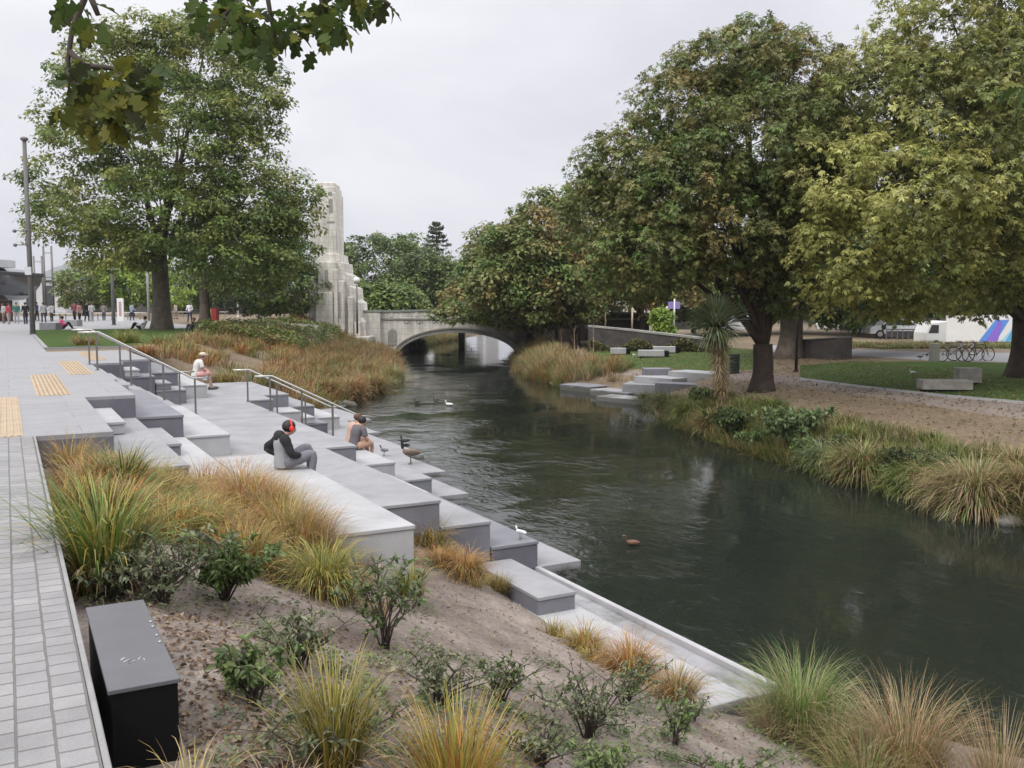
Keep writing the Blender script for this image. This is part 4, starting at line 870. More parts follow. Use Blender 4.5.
# trees beyond the left lawn
for x, y, lob, p_, lb in ((85, 316, [(95, 282, 34, 24, 0), (75, 290, 20, 18, 0), (110, 270, 22, 18, 0)], GREEN+OLIVE, 'round green tree left of the yellow one beyond the lawn'),
                          (132, 316, [(130, 280, 34, 26, 0), (150, 272, 28, 20, 0), (118, 292, 20, 14, 0), (165, 290, 26, 16, 0)], YEL, 'bright yellow green tree beyond the lawn'),
                          (185, 314, [(185, 290, 28, 20, 0), (205, 285, 28, 20, 0)], YEL+GREEN, 'light green tree seen between the two lawn trunks'),
                          (232, 314, [(225, 285, 30, 18, 0), (250, 292, 26, 16, 0)], DARK+GREEN, 'dark leaved tree beyond the lawn right of the second trunk')):
    tree('park_tree', lb, atg(x, y), .28, 2.2, lob, 260, 40, .42, p_, 'bark', 1, 1.1, group='trees beyond the left lawn', under=.9)
# trees behind the bridge
for px_, F0, lob, p_, lb in ((372, 120, [(375, 262, 42, 30, 0), (400, 268, 40, 34, 2), (350, 275, 26, 28, 0), (372, 285, 46, 26, -2)], GREEN+DARK, 'broad dark green tree behind the bridge right of the tower'),
                         (420, 115, [(425, 278, 34, 28, 0), (445, 285, 26, 24, 0), (408, 295, 30, 18, 0)], DARK+GREEN, 'dark green tree in the middle behind the bridge'),
                         (455, 135, [(457, 290, 24, 26, 0), (470, 282, 16, 14, 0)], GREEN+OLIVE, 'lighter green tree behind the bridge near its centre'),
                         (365, 95, [(392, 300, 28, 14, 0), (355, 300, 22, 16, 0)], GREEN, 'low bushy tree just behind the white parapet')):
    q = atF(px_, 315, F0); q.z = -.5
    tree('river_tree', lb, q, .35, 3.0, lob, 520, 40, .42, p_, 'bark', 1, 1.2, group='trees behind the bridge', under=1)
# conifer
def conifer(px_, F0, ytop, ybot, wpx, label):
    b0 = atF(px_, 312, F0); b0.z = -.3; top = atF(px_, ytop, F0); s = F0/FPX; H = top.z-b0.z; root = thing('conifer_tree', label, 'tree', tuple(b0))
    b = MB(); b.tube([(0, 0, -.2), (0, 0, H*.6), (0, 0, H)], [.35, .2, .03], 8); b.build('trunk', M['bark'], root)
    Ps = []; Ds = []
    for i in range(15):
        t = (i+.3)/15; z = H*(1-.62*t)-.2; R_ = (.25+wpx*s*(t**.7))*random.uniform(.75, 1.1)
        for k in range(9):
            a0 = random.uniform(0, 2*PI); n = 26; f = rng.random(n)**.6; P = np.stack([np.cos(a0)*f*R_, np.sin(a0)*f*R_, z-f*R_*.2+.5*f**3], 1)+rng.normal(0, .10, (n, 3))*np.array([1, 1, .6]); Ps.append(P); Ds.append(np.tile([[math.cos(a0), math.sin(a0), -.1]], (n, 1)))
    P = np.concatenate(Ps); D = np.concatenate(Ds); C = np.array(DARK)[rng.integers(0, 4, len(P))]*rng.uniform(.8, 1.3, (len(P), 1))
    leafcloud(P, unit(D), np.full(len(P), .42), C, 1).build('crown', M['leaf'], root)
conifer(437, 150, 222, 290, 29, 'tall dark conifer standing above the trees behind the bridge')
conifer(402, 140, 236, 285, 18, 'smaller conifer top left of the tall one')
BRN = (.20, .155, .06)
# right bank trees
t1 = atg(762, 391)
tree('chestnut_tree', 'chestnut tree with dark forked trunk right of the cabbage tree', t1, .40, 1.75,
 [(735, 62, 62, 34, 0), (790, 80, 58, 45, 1), (690, 110, 62, 45, 0), (750, 140, 80, 60, -1.5), (630, 165, 52, 40, 0), (690, 190, 75, 55, -1.5), (600, 215, 44, 40, 1), (655, 250, 70, 40, -1), (735, 225, 80, 60, -1), (810, 200, 50, 60, 1), (685, 268, 45, 20, 3), (620, 275, 42, 30, 0), (780, 285, 40, 32, 0), (820, 130, 46, 50, 1), (750, 35, 28, 16, 0)],
 3600, 19, .165, OLIVE+GREEN+OLIVE, 'bark', 5, .50, shell=.55, bright=1.5, patch=(BRN, -.55), under=.8)
t2 = atg(1022, 378)
tree('chestnut_tree', 'big yellowing chestnut tree at the right edge of the photo', t2, .48, 2.6,
 [(950, 35, 75, 60, -3), (868, 98, 60, 52, -3), (960, 110, 90, 70, -5), (1040, 60, 90, 90, -4), (830, 175, 60, 50, -4), (905, 190, 85, 65, -6), (1000, 200, 80, 70, -6), (850, 245, 58, 45, -5), (930, 265, 60, 40, -5), (1060, 240, 90, 70, -4), (1110, 120, 120, 120, 0), (880, 290, 40, 26, -3), (1000, 150, 110, 90, 3), (830, 285, 26, 30, -4), (1000, -60, 90, 60, -2), (800, 190, 40, 50, -3), (970, 290, 30, 22, -4), (905, 303, 38, 16, -3), (978, 300, 28, 16, -2)],
 3800, 23, .18, OLIVE+[(.17, .19, .055), (.14, .17, .05)], 'bark', 5, .6, patch=((.25, .25, .08), -.05), under=.8, shell=.5, nlimb=12)
t3 = atg(790, 358)
tree('chestnut_tree', 'farther chestnut with a thick brown trunk behind the lamp pole', t3, .62, 3.2,
 [(800, 255, 70, 40, 0), (860, 240, 70, 45, 2), (770, 280, 40, 28, 0), (850, 290, 55, 28, 0), (900, 285, 50, 26, 3), (930, 250, 60, 40, 5)], 900, 34, .34, DARK+GREEN, 'bark_grey', 1, .9, under=.9)
for bx_, by_, r_, fk_, lob, nc, pt, lb in (
 (640, 340, .35, 2.6, [(600, 215, 50, 42, 0), (640, 250, 50, 40, 0), (580, 255, 44, 34, -1), (620, 290, 50, 24, -1), (670, 285, 40, 26, 0), (660, 220, 50, 50, 3)], 1100, .0, 'yellowing chestnut above the river wall right of the pale monument'),
 (575, 0, .35, 2.6, [(545, 230, 38, 38, 0), (520, 258, 42, 36, -1), (555, 272, 44, 30, -1), (500, 285, 36, 26, -2), (535, 300, 34, 20, -2), (575, 300, 34, 18, 0), (600, 265, 34, 36, 1)], 1300, .0, 'chestnut overhanging the right end of the bridge'),
 (530, 0, .35, 2.6, [(497, 255, 34, 30, 6), (480, 280, 28, 26, 4), (465, 298, 24, 16, 3), (510, 300, 30, 18, 2), (488, 305, 30, 14, 2), (462, 311, 30, 10, -2), (505, 313, 34, 12, -2), (548, 314, 34, 14, -2), (520, 285, 40, 26, 0), (555, 280, 36, 30, 0)], 1200, -.05, 'rounded chestnut farthest along the right bank over the bridge')):
    b_o = atg(bx_, by_) if by_ else atF(bx_, 330, 66 if bx_ > 550 else 70)
    b_o.z = g(b_o.x, b_o.y)
    tree('chestnut_tree', lb, b_o, r_, fk_, lob, nc, 40, .30, OLIVE+GREEN, 'bark', 1, .75, patch=(BRN, pt), under=.9)
for x0, F0, lob, lb in ((850, 75, [(850, 300, 60, 22, 0), (905, 292, 60, 22, 3)], 'background tree behind the grey planter'), (960, 80, [(960, 285, 60, 24, 0), (1010, 300, 40, 22, 0)], 'background tree above the painted hoarding'),
                        (720, 78, [(700, 300, 60, 22, 0), (750, 290, 60, 28, 0)], 'background tree above the parked vehicles')):
    q = atF(x0, 320, F0); q.z = -.2; tree('street_tree', lb, q, .25, 2.5, lob, 420, 36, .40, DARK+GREEN, 'bark', 1, 1., under=.8, group='street trees beyond the right bank')
# cabbage tree
cp = atg(723, 402); s = depth(cp)/FPX
ct = thing('cabbage_tree', 'cabbage tree with spiky head and shaggy tan trunk on the right bank', 'tree', tuple(cp)); topz = atF(718, 328, depth(cp)).z-cp.z; hx = atF(716, 328, depth(cp))-cp
b = MB(); b.tube([(0, 0, -.3), (hx.x*.4, hx.y*.4, topz*.4), (hx.x, hx.y, topz)], [.20, .16, .2], 12); b.build('trunk', M['bark_tan'], ct)
a = Acc(); Vv, Ff, Cc = blades(1100, 1.2, .12, 1.7, .5, .05, pal('blue', 'blue', 'sedge'), 5, .2); a.add(Vv, Ff, Cc, (hx.x, hx.y, topz+.05))
n = 520; Vv, Ff, Cc = blades(n, 1.0, .08, 3.2, .7, .05, pal('blue', 'olive'), 5, .2); a.add(Vv, Ff, Cc, (hx.x, hx.y, topz+.05)); a.build('crown', M['blade'], ct)
a = Acc()
for k in range(26):
    t = k/26; Vv, Ff, Cc = blades(60, .55, .2, 1.6, 1.2, .03, pal('tan', 'pale'), 4, .3); Vv[:, 2] = -np.abs(Vv[:, 2]); Vv[:, :2] *= .9; a.add(Vv, Ff, Cc, (hx.x*t, hx.y*t, topz*(.12+.88*t)))
a.build('dead_leaf_skirt', M['blade'], ct)
# saplings on the right bank
for x, y, h, lb in ((574, 362, 1.9, 'bare pale sapling left of the reed bed rocks'), (593, 376, 2.6, 'taller bare sapling staked in the reeds'), (561, 352, 1.6, 'thin bare sapling near the river wall')):
    p = atg(x, y); r = thing('sapling', lb, 'sapling', tuple(p)); b = MB(); b.tube([(0, 0, -.1), (.03, 0, h*.5), (0, .03, h)], [.03, .022, .01], 6); b.build('trunk', M['bark_tan'], r); b = MB()
    for k in range(10):
        z = h*random.uniform(.4, 1); a_ = random.uniform(0, 6.28); b.tube([(0, 0, z), (math.cos(a_)*.2, math.sin(a_)*.2, z+.2), (math.cos(a_)*.28, math.sin(a_)*.28, z+.42)], [.008, .006, .003], 4)
    b.build('twigs', M['bark_tan'], r)
# ------------------------------------------------------------------ bank vegetation (masses) and single bank plants
def mass(name, label, cat, pts, hs, n, pl, w=.02, spread=.7, curl=1.2, rad=.25, seg=4):
    a = Acc()
    for (x, y, z), h in zip(pts, hs): a.add(*blades(n, h, rad, spread, curl, w, pal(*random.choice(pl)), seg, .4), off=(x, y, z))
    o = a.build(name, M['blade']); tag(o, label, cat, kind='stuff')
# left far bank
pts = []; hs = []
for i in range(900):
    v = random.uniform(34.5, 74); T = np.interp(v, TV, TU)+.4; L = np.interp(v, LV, LU); f = random.random(); u = T+(L-T)*f
    if v < 44 and f < .55 and random.random() > .22: continue
    pts.append((u, v, g(u, v))); hs.append(random.uniform(.35, .7)+.3*f)
mass('bank_grass', 'dense rusty and green sedge covering the far left bank', 'grass', pts, hs, 75, [('rust', 'tan'), ('rust', 'olive'), ('olive', 'green'), ('rust', 'tan'), ('rust', 'sedge'), ('tan', 'olive'), ('rust', 'orange')], w=.028, rad=.4)
# bushy cover nearer the bridge foot
pts = []
a = Acc(); n = 26000; v = rng.uniform(50, 74, n); T = np.interp(v, TV, TU); L = np.interp(v, LV, LU); f = rng.random(n)*.5; u = T+(L-T)*f; hh = (.35+.9*(vnoise(u, v, .5, 8)+.5))*rng.random(n)**.4
P = np.stack([u, v, G(u, v)+hh], 1); C = np.array([(.16, .20, .06), (.20, .23, .065), (.12, .16, .05), (.25, .22, .08), (.22, .14, .06)])[((vnoise(u, v, .8, 9)+.5)*4.9).astype(int).clip(0, 4)]*rng.uniform(.7, 1.3, (n, 1))
leafcloud(P, unit(rng.normal(0, 1, (n, 3))+np.array([0, 0, 1])), rng.uniform(.1, .24, n), C, 1).build('bank_shrubs', M['leaf']); tag(bpy.data.objects['bank_shrubs'], 'low green ground cover below the white tower', 'ground cover', kind='stuff')
for x, y, h, n, pl, lb in ((372, 398, 1.5, 1500, ('rust', 'olive', 'tan'), 'large rust coloured sedge clump at the water edge of the left bank'), (392, 385, 1.3, 1300, ('olive', 'sedge', 'tan'), 'olive sedge clump at the tip of the left bank'),
                       (383, 392, 1.1, 900, ('green', 'olive'), 'green sedge clump between the rust and olive ones'), (350, 400, 1.3, 1300, ('rust', 'rust', 'tan'), 'reddish sedge clump behind the lower handrails'), (325, 398, 1.1, 1000, ('rust', 'olive'), 'brown sedge clump above the lower stairs'),
                       (262, 388, .8, 500, ('dark', 'green'), 'dark green sedge tuft at the corner of the landing'), (226, 384, .6, 400, ('yellow', 'tan'), 'yellowish tuft right of the person in white on the sandy bank'),
                       (85, 347, .6, 300, ('olive', 'rust'), 'small rusty tuft at the lawn corner above the plaza'), (128, 345, .8, 400, ('green', 'yellow'), 'yellow green bush like tuft at the lawn edge'), (163, 348, .7, 400, ('green', 'olive'), 'green tuft at the lawn edge left of the sitting person'),
                       (180, 356, .8, 500, ('yellow', 'olive'), 'yellow tuft on the slope above the person in white'), (145, 356, .6, 400, ('rust', 'orange'), 'rusty orange tuft above the upper handrail')):
    p = atg(x, y); tussock(tuple(p), h, n, pl, lb, w=.025, rad=.35, spread=.9, curl=1.5)
# right bank single plants
for x, y, h, n, pl, lb in (
 (975, 512, 1.2, 2300, ('tan', 'pale', 'tan', 'sedge'), 'huge fountain shaped tan tussock at the water edge on the right'), (862, 478, 1.0, 1300, ('olive', 'tan', 'sedge'), 'tan and olive tussock left of the dark shrub at the water'),
 (826, 466, .75, 800, ('blue', 'green'), 'blue green tussock beside the big leaved shrub'), (912, 492, .8, 900, ('green', 'sedge'), 'fresh green tussock hanging over the water'), (1030, 500, .9, 900, ('olive', 'tan'), 'olive tussock cut by the right photo edge'),
 (668, 412, .9, 1200, ('dark', 'olive'), 'dark rush clump just right of the small river steps'), (690, 420, .9, 1200, ('dark', 'green', 'olive'), 'dark green rush clump below the cabbage tree'), (712, 430, .8, 900, ('olive', 'tan'), 'olive tussock at the water under the cabbage tree'),
 (650, 405, .7, 900, ('dark', 'olive'), 'small dark rush against the river steps'), (775, 412, .55, 500, ('green', 'dark'), 'low green tuft below the forked chestnut trunk'), (850, 440, .5, 500, ('green', 'olive'), 'green tuft at the top of the right bank'),
 (890, 468, .6, 600, ('olive', 'green'), 'olive green tuft above the dark shrub'), (935, 490, .8, 800, ('sedge', 'tan'), 'pale sedge between the dark shrub and the huge tan tussock'), (1015, 470, .6, 500, ('olive', 'tan'), 'olive tuft behind the huge tan tussock')):
    p = atg(x, y); tussock(tuple(p), h*1.15, int(n*1.3), pl, lb, w=.02, rad=.32, spread=1.15, curl=1.8)
for x, y, h, sp, nl, lf, pl, lb in ((738, 438, .8, .6, 1500, .14, DARK+LG, 'dark fern like shrub at the water below the forked trunk'), (792, 446, .95, .9, 2600, .17, [(.16, .22, .09), (.12, .18, .07), (.2, .25, .12)], 'light green big leaved shrub in the middle of the right bank'),
                               (700, 408, .7, .6, 1200, .11, DARK+LG, 'dark rounded shrub between the cabbage tree and the river steps'), (722, 428, .6, .6, 1100, .11, DARK+LG, 'dark shrub at the water edge just below the cabbage tree trunk'), (845, 462, .6, .5, 1000, .11, DARK+LG, 'dark green shrub between the light big leaved shrub and the tan and olive tussock'), (935, 480, .6, .5, 900, .10, DARK+LG, 'dark shrub tucked behind the pale sedge'),
                               (760, 448, .5, .6, 900, .14, LG, 'low green shrub between the dark and the light shrub'), (897, 482, .75, .5, 1200, .10, DARK, 'dark leaved shrub right of the tan and olive tussock'), (810, 458, .5, .5, 700, .12, LG, 'leafy shrub at the waterline beside the blue green tussock')):
    p = atg(x, y); shrub(tuple(p), h*1.1, sp*1.3, 26, int(nl*1.6), lf, pl, lb, stemr=.015)
# reed beds on the right bank (masses)
pts = []; hs = []
for i in range(420):
    v = random.uniform(33, 66); u0 = np.interp(v, RVv, RU); u = u0+random.uniform(-.1, 2.6 if v > 36 else 1.2)
    if 27 < v < 41 or (v < 44 and u > np.interp(v, RVv, RU)+1.4): continue
    pts.append((u, v, g(u, v))); hs.append(random.uniform(.6, 1.05))
for i in range(70):
    q = atg(random.uniform(515, 632), random.uniform(364, 383)); pts.append(tuple(q)); hs.append(random.uniform(.55, .95))
mass('reed_bed', 'tan and olive reeds along the far right bank', 'reeds', pts, hs, 90, [('tan', 'orange'), ('tan', 'olive'), ('pale', 'tan'), ('olive', 'sedge')], w=.026, spread=.5, curl=.8, rad=.3)
pts = []; hs = []
for i in range(620):
    v = random.uniform(-2, 27); u0 = np.interp(v, RVv, RU); f = random.random()**1.5; u = u0-.12+f*2.6
    pts.append((u, v, g(u, v))); hs.append(random.uniform(.2, .42)+.25*(1-f))
mass('bank_grass', 'short mixed grass on the near right bank slope', 'grass', pts, hs, 70, [('olive', 'tan'), ('green', 'olive'), ('dark', 'tan'), ('olive', 'dark'), ('dark', 'green')], w=.018, rad=.3)
# planting in front of the river wall
wpts_s = [atF(588, 345, 61), atF(620, 345, 60), atF(655, 346, 58), atF(690, 347, 56), atF(722, 348, 54)]
def resample_wall(pl, n):
    q = resample([(p.x, p.y) for p in pl], n); return [Vector((a_, b_, 0)) for a_, b_ in q]
n = 9000; t_ = rng.uniform(590, 735, n); P = []
near_ = [atg(x, 353.5) for x in range(586, 744, 6)]; far_ = [Vector((p.x, p.y, 0)) for p in resample_wall(wpts_s, len(near_))]
for x in t_:
    k = (x-590)/145*(len(near_)-1); i0 = min(int(k), len(near_)-2); fq = random.uniform(.55, .97); a0 = near_[i0].lerp(near_[i0+1], k-i0); b0 = far_[i0].lerp(far_[i0+1], k-i0); q = a0.lerp(b0, fq); q.z = g(q.x, q.y); P.append((q.x, q.y, q.z+random.random()**1.4*(.55+.3*math.sin(x*.13))))
P = np.array(P); C = np.array([(.10, .13, .04), (.14, .16, .045), (.07, .09, .03), (.18, .14, .06), (.16, .10, .05)])[rng.integers(0, 5, n)]*rng.uniform(.7, 1.3, (n, 1))
tag(leafcloud(P, unit(rng.normal(0, 1, (n, 3))+np.array([0, 0, 1])), rng.uniform(.08, .2, n), C, 1).build('wall_shrubs', M['leaf']), 'low mixed shrubs growing along the foot of the dark river wall', 'ground cover', kind='stuff')
# fallen leaves on the right bank
n = 9000; v = rng.uniform(8, 46, n); u = np.interp(v, RVv, RU)+rng.uniform(1.4, 14, n); P = np.stack([u, v, G(u, v)+.06], 1); D = unit(rng.normal(0, 1, (n, 3))*np.array([1, 1, .3]))
C = np.array([(.24, .16, .09), (.28, .21, .12), (.17, .11, .06), (.22, .18, .08)])[rng.integers(0, 4, n)]; L = rng.uniform(.05, .13, n); a = Acc(); a.add(*leaves(P, D, unit(rng.normal(0, .3, (n, 3))+np.array([0, 0, 1])), L, L*.6, C)); tag(a.build('fallen_leaves', M['leaf']), 'fallen brown leaves on the right bank soil and lawn', 'fallen leaves', kind='stuff')
# behind the bridge
pts = []; hs = []
for i in range(120):
    v = random.uniform(80, 100); u = np.interp(v, LV, LU)+random.uniform(-2, 1.4); pts.append((u, v, max(g(u, v), WZ-.1))); hs.append(random.uniform(.8, 1.5))
mass('reed_bed', 'green reeds seen through the bridge arch', 'reeds', pts, hs, 90, [('sedge', 'olive'), ('olive', 'tan')], w=.04, spread=.6, rad=.5)
# ------------------------------------------------------------------ right bank paths, lawns
loft('gravel_path', gpix([(560, 372), (640, 376), (700, 380), (770, 383), (850, 394), (940, 408), (1030, 421), (1150, 440)]), gpix([(560, 368), (640, 371), (700, 372), (770, 374), (815, 379), (870, 388), (1030, 405), (1150, 415)]), M['gravel'], .03, 120, 20)
loft('far_path', gpix([(770, 352), (870, 357), (930, 361), (1030, 363), (1120, 366)]), gpix([(770, 345), (870, 350), (930, 352), (1030, 353), (1120, 355)]), M['plaza'], .05, 60, 10)
loft('right_lawn', gpix([(800, 379), (860, 387), (940, 396), (1030, 404), (1150, 414)]), gpix([(800, 366), (860, 362), (940, 362), (1030, 364), (1120, 367)]), M['lawn'], .045, 90, 60)
loft('river_lawn', gpix([(590, 364), (640, 370), (700, 371), (760, 370)]), gpix([(590, 352), (640, 347), (700, 346), (760, 350)]), M['lawn'], .045, 90, 50)
loft('lawn_edging', gpix([(800, 380.5), (860, 388.5), (940, 397.5), (1030, 405.5)]), gpix([(800, 379.3), (860, 387.2), (940, 396.2), (1030, 404.2)]), M['kerbstone'], .1, 90, 3)
# river wall and road beyond
wa = atg(545, 343, 30); wb = atg(735, 349, 30)
wpts = [atF(588, 345, 61), atF(620, 345, 60), atF(655, 346, 58), atF(690, 347, 56), atF(722, 348, 54)]
def wall_run(name, label, cat, pts, z0s, z1s, th, m, cap=None, capm=None):
    root = thing(name, label, cat, (pts[0].x, pts[0].y, 0)); b = MB(); o0 = Vector((pts[0].x, pts[0].y, 0))
    for i in range(len(pts)-1):
        a_, c_ = Vector((pts[i].x, pts[i].y, 0))-o0, Vector((pts[i+1].x, pts[i+1].y, 0))-o0; d = (c_-a_).normalized(); nn = Vector((-d.y, d.x, 0))*th
        q = [a_, c_, c_+nn, a_+nn]; zb = (z0s[i], z0s[i+1], z0s[i+1], z0s[i]); zt = (z1s[i], z1s[i+1], z1s[i+1], z1s[i])
        vs_ = [b.bm.verts.new((p.x, p.y, z)) for p, z in zip(q, zb)]+[b.bm.verts.new((p.x, p.y, z)) for p, z in zip(q, zt)]
        for f in ((3, 2, 1, 0), (4, 5, 6, 7), (0, 1, 5, 4), (1, 2, 6, 5), (2, 3, 7, 6), (3, 0, 4, 7)): b.bm.faces.new([vs_[k] for k in f])
    b.build('wall_body', m, root)
    if cap:
        b = MB()
        for i in range(len(pts)-1):
            a_, c_ = Vector((pts[i].x, pts[i].y, 0))-o0, Vector((pts[i+1].x, pts[i+1].y, 0))-o0; d = (c_-a_).normalized(); nn = Vector((-d.y, d.x, 0)); a_ -= nn*.06; c_ -= nn*.06; nn = nn*(th+.12)
            q = [a_, c_, c_+nn, a_+nn]; zt = (z1s[i], z1s[i+1], z1s[i+1], z1s[i]); vs_ = [b.bm.verts.new((p.x, p.y, z+.003)) for p, z in zip(q, zt)]+[b.bm.verts.new((p.x, p.y, z+cap)) for p, z in zip(q, zt)]
            for f in ((3, 2, 1, 0), (4, 5, 6, 7), (0, 1, 5, 4), (1, 2, 6, 5), (2, 3, 7, 6), (3, 0, 4, 7)): b.bm.faces.new([vs_[k] for k in f])
        b.build('coping', capm, root)
    return root
def ztop(pts, ys): return [atF(512, y, depth(p)).z for p, y in zip(pts, ys)]
wall_run('river_wall', 'dark stone retaining wall with pale coping behind the river lawn', 'wall', wpts, [-2]*5, ztop(wpts, [327, 330, 334, 338, 342]), .4, M['river_wall'], .12, M['stone_stain'])
b = MB(); 
rd = [p+FV*.6 for p in wpts]; rf = [p+FV*14 for p in wpts]
V = []; F = []
zt = ztop(wpts, [327, 330, 334, 338, 342])
for i in range(5): V += [(rd[i].x, rd[i].y, zt[i]-.1), (rf[i].x, rf[i].y, zt[i]-.1)]
V += [(V[8][0]+30, V[8][1]-16, zt[4]-.1), (V[9][0]+30, V[9][1]-16, zt[4]-.1)]
for i in range(4): F.append((2*i, 2*i+2, 2*i+3, 2*i+1))
tag(npmesh('road', V[:10], F, M['asphalt']), kind='structure')
# small river steps on the right bank
st = thing('river_steps', 'grey and white granite steps and platforms on the right bank', 'steps', tuple(atg(690, 385)))
def rblock(px0, px1, py, z0, z1, dep, m, skew=0):
    a_ = at(px0, py, z1); c_ = at(px1, py+skew, z1); d = (c_-a_); d.z = 0; L = d.length; an = math.atan2(d.y, d.x)
    b = MB(); b.box(0, L, 0, dep, z0-z1, 0, Matrix.Rotation(0, 4, 'Z')); o = b.build('step_block', m, st, bevel=.01); o.location = a_-Vector(st.location); o.rotation_euler = (0, 0, an)
rblock(560, 590, 384, -2.9, -2.42, 1.5, GD, 3); rblock(590, 628, 389, -2.9, -2.42, 1.2, GM, 4); rblock(596, 662, 396, -2.9, -2.5, 1.2, GL, 6)
rblock(622, 655, 384, -2.6, -2.05, 1.6, GM, 1); rblock(634, 672, 376, -2.6, -1.75, 1.4, GL, 3); rblock(655, 702, 383, -2.6, -1.85, 1.0, GD, 2)
rblock(645, 672, 369, -2.0, -1.45, 1.0, GD, 0); rblock(668, 712, 371, -2.4, -1.5, 1.4, GL, 3)
# benches on the river lawn
def slabbench(px, py, w, label, m='wood', rz=0, h=.45, dep=.6, end=True):
    p = atg(px, py); s = depth(p)/FPX; L = w*s; r = thing('bench', label, 'bench', tuple(p), -YAW+rz, 'pale block benches on the right bank')
    b = MB(); b.box(-L/2, L/2, -dep/2, dep/2, .10, h); b.build('seat', M[m], r, bevel=.015)
    b = MB(); b.box(-L/2+.1, L/2-.1, -dep/2+.08, dep/2-.08, -.1, .098); b.build('plinth', M['black_stone'], r)
    if end: b = MB(); b.box(L/2+.003, L/2+.25, -dep/2+.03, dep/2-.03, .05, h-.03); b.build('end_piece', M['black_stone'], r, bevel=.01)
slabbench(618, 355.5, 15, 'short pale block bench with black end, leftmost on the river lawn', 'granite_light'); slabbench(651, 358, 26, 'long pale block bench with black end on the river lawn', 'granite_light', -.12); slabbench(664, 354, 22, 'pale block bench behind the long one on the river lawn', 'granite_light', -.1)
slabbench(944, 392, 48, 'long weathered timber bench beside the gravel path', 'wood', -.12, .42, .7, False); slabbench(967, 385, 22, 'short weathered timber bench behind the long one on the shaded lawn', 'wood', -.1, .62, .6, False)
# litter bin
p = atg(734, 374); r = thing('litter_bin', 'dark green litter bin between the cabbage tree and forked trunk', 'bin', tuple(p), -YAW); b = MB(); b.box(-.2, .2, -.2, .2, 0, .85); b.build('body', plain('bin_green', (.02, .035, .025), .5), r, bevel=.03, seg=2)
b = MB(); b.box(-.22, .22, -.22, .22, .855, .90); b.build('lid', M['black_stone'], r, bevel=.015); b = MB(); b.box(-.13, .13, -.215, -.2, .62, .74); b.build('opening', M['roof_dark'], r)
# poles
def pole(name, label, px, py, F, ytop, r, m, cat='pole', arm=None, band=None):
    p = atF(px, py, F) if F else atg(px, py); 
    if F: p.z = g(p.x, p.y)
    F = depth(p); h = atF(px, ytop, F).z-p.z; ro = thing(name, label, cat, tuple(p)); b = MB(); b.tube([(0, 0, -.1), (0, 0, h*.5), (0, 0, h)], [r, r*.9, r*.72], 12); b.build('shaft', m, ro)
    b = MB(); b.tube([(0, 0, 0), (0, 0, .12)], r*1.35, 12); b.build('base_collar', m, ro); return ro, h, p
pz, h, p = pole('street_lamp', 'tall grey lamp post at the plaza corner beside the big lawn tree', 33, 336, 0, 140, .13, plain('pole_grey', (.13, .125, .12), .6), 'lamp post')
b = MB(); b.box(-.16, .16, -.22, -.15, 3.1, 3.5, Matrix.Rotation(-YAW, 4, 'Z')); b.build('notice_plate', M['building_pale'], pz)
b = MB()
for z in (4.6, 5.3): b.tube([(-.02, -.1, z), (-.55, -.1, z)], .025, 6); b.ball((-.62, -.1, z-.02), (.10, .10, .09), 8, 6)
b.build('spotlights', M['steel_dark'], pz)
b = MB(); b.ball((0, 0, h+.05), (.2, .2, .12), 10, 6); b.build('lamp_head', M['steel_dark'], pz)
pole('street_lamp', 'second grey lamp post left of the big lawn tree trunk', 114, 326, 0, 246, .13, plain('pole_grey', (.13, .125, .12), .6), 'lamp post')
pole('street_lamp', 'slim pale lamp post touching the left side of the big trunk', 149, 322, 0, 258, .12, plain('pole_pale', (.3, .3, .29), .6), 'lamp post')
pole('flag_pole', 'slender white pole right of the second lawn trunk', 238, 317, 0, 288, .12, M['white_paint'])
ro, h, p = pole('lamp_pole', 'brown lamp pole standing in front of the thick farther trunk', 796, 372, 0, 292, .07, M['bark'], 'lamp post')
b = MB(); b.ball((0, 0, h), (.18, .18, .14), 12, 8); b.build('lamp_head', M['steel_dark'], ro)
# twin masts
for x, yt, F, lb in ((50, 246, 120, 'taller twin mast frame behind the tall lamp post'), (40, 256, 140, 'shorter twin mast frame nearest the tall lamp post')):
    p = atF(x, 312, F); p.z = 0; r = thing('mast_frame', lb, 'mast', tuple(p), -YAW); h = atF(x, yt, F).z; s = F/FPX; b = MB()
    for q in (-4, 4): b.tube([(q*s, 0, -.2), (q*s, 0, h)], .13, 8)
    b.build('masts', M['steel_dark'], r); b = MB()
    for k in (.9, .55): b.tube([(-4*s, 0, h*k), (4*s, 0, h*k)], .05, 6)
    b.build('crossbars', M['steel_dark'], r)
# dark block bench and totem on the plaza
p = atg(51, 331); r = thing('stone_block', 'dark grey stone block seat beside the person in pink', 'block seat', tuple(p), -YAW); b = MB(); b.box(-.5, .5, -.4, .4, .03, .5); b.build('seat', M['granite_dark'], r, bevel=.02); b = MB(); b.box(-.55, .55, -.45, .45, 0, .028); b.build('plinth', M['kerbstone'], r)
p = atg(73, 327); r = thing('stone_block', 'lighter grey stone block seat behind the person in pink', 'block seat', tuple(p), -YAW); b = MB(); b.box(-.5, .5, -.4, .4, .0, .5); b.build('seat', M['granite_mid'], r, bevel=.02)
p = atg(121, 322); r = thing('totem_sign', 'white and pink totem sign right of the second lamp post', 'sign', tuple(p), -YAW); b = MB(); b.box(-.28, .28, -.08, .08, 0, 2.1); b.build('panel', M['white_paint'], r, bevel=.01); b = MB(); b.box(-.12, .12, -.085, -.081, .5, 1.8); b.build('pink_stripe', plain('pink', (.45, .28, .28), .6), r)
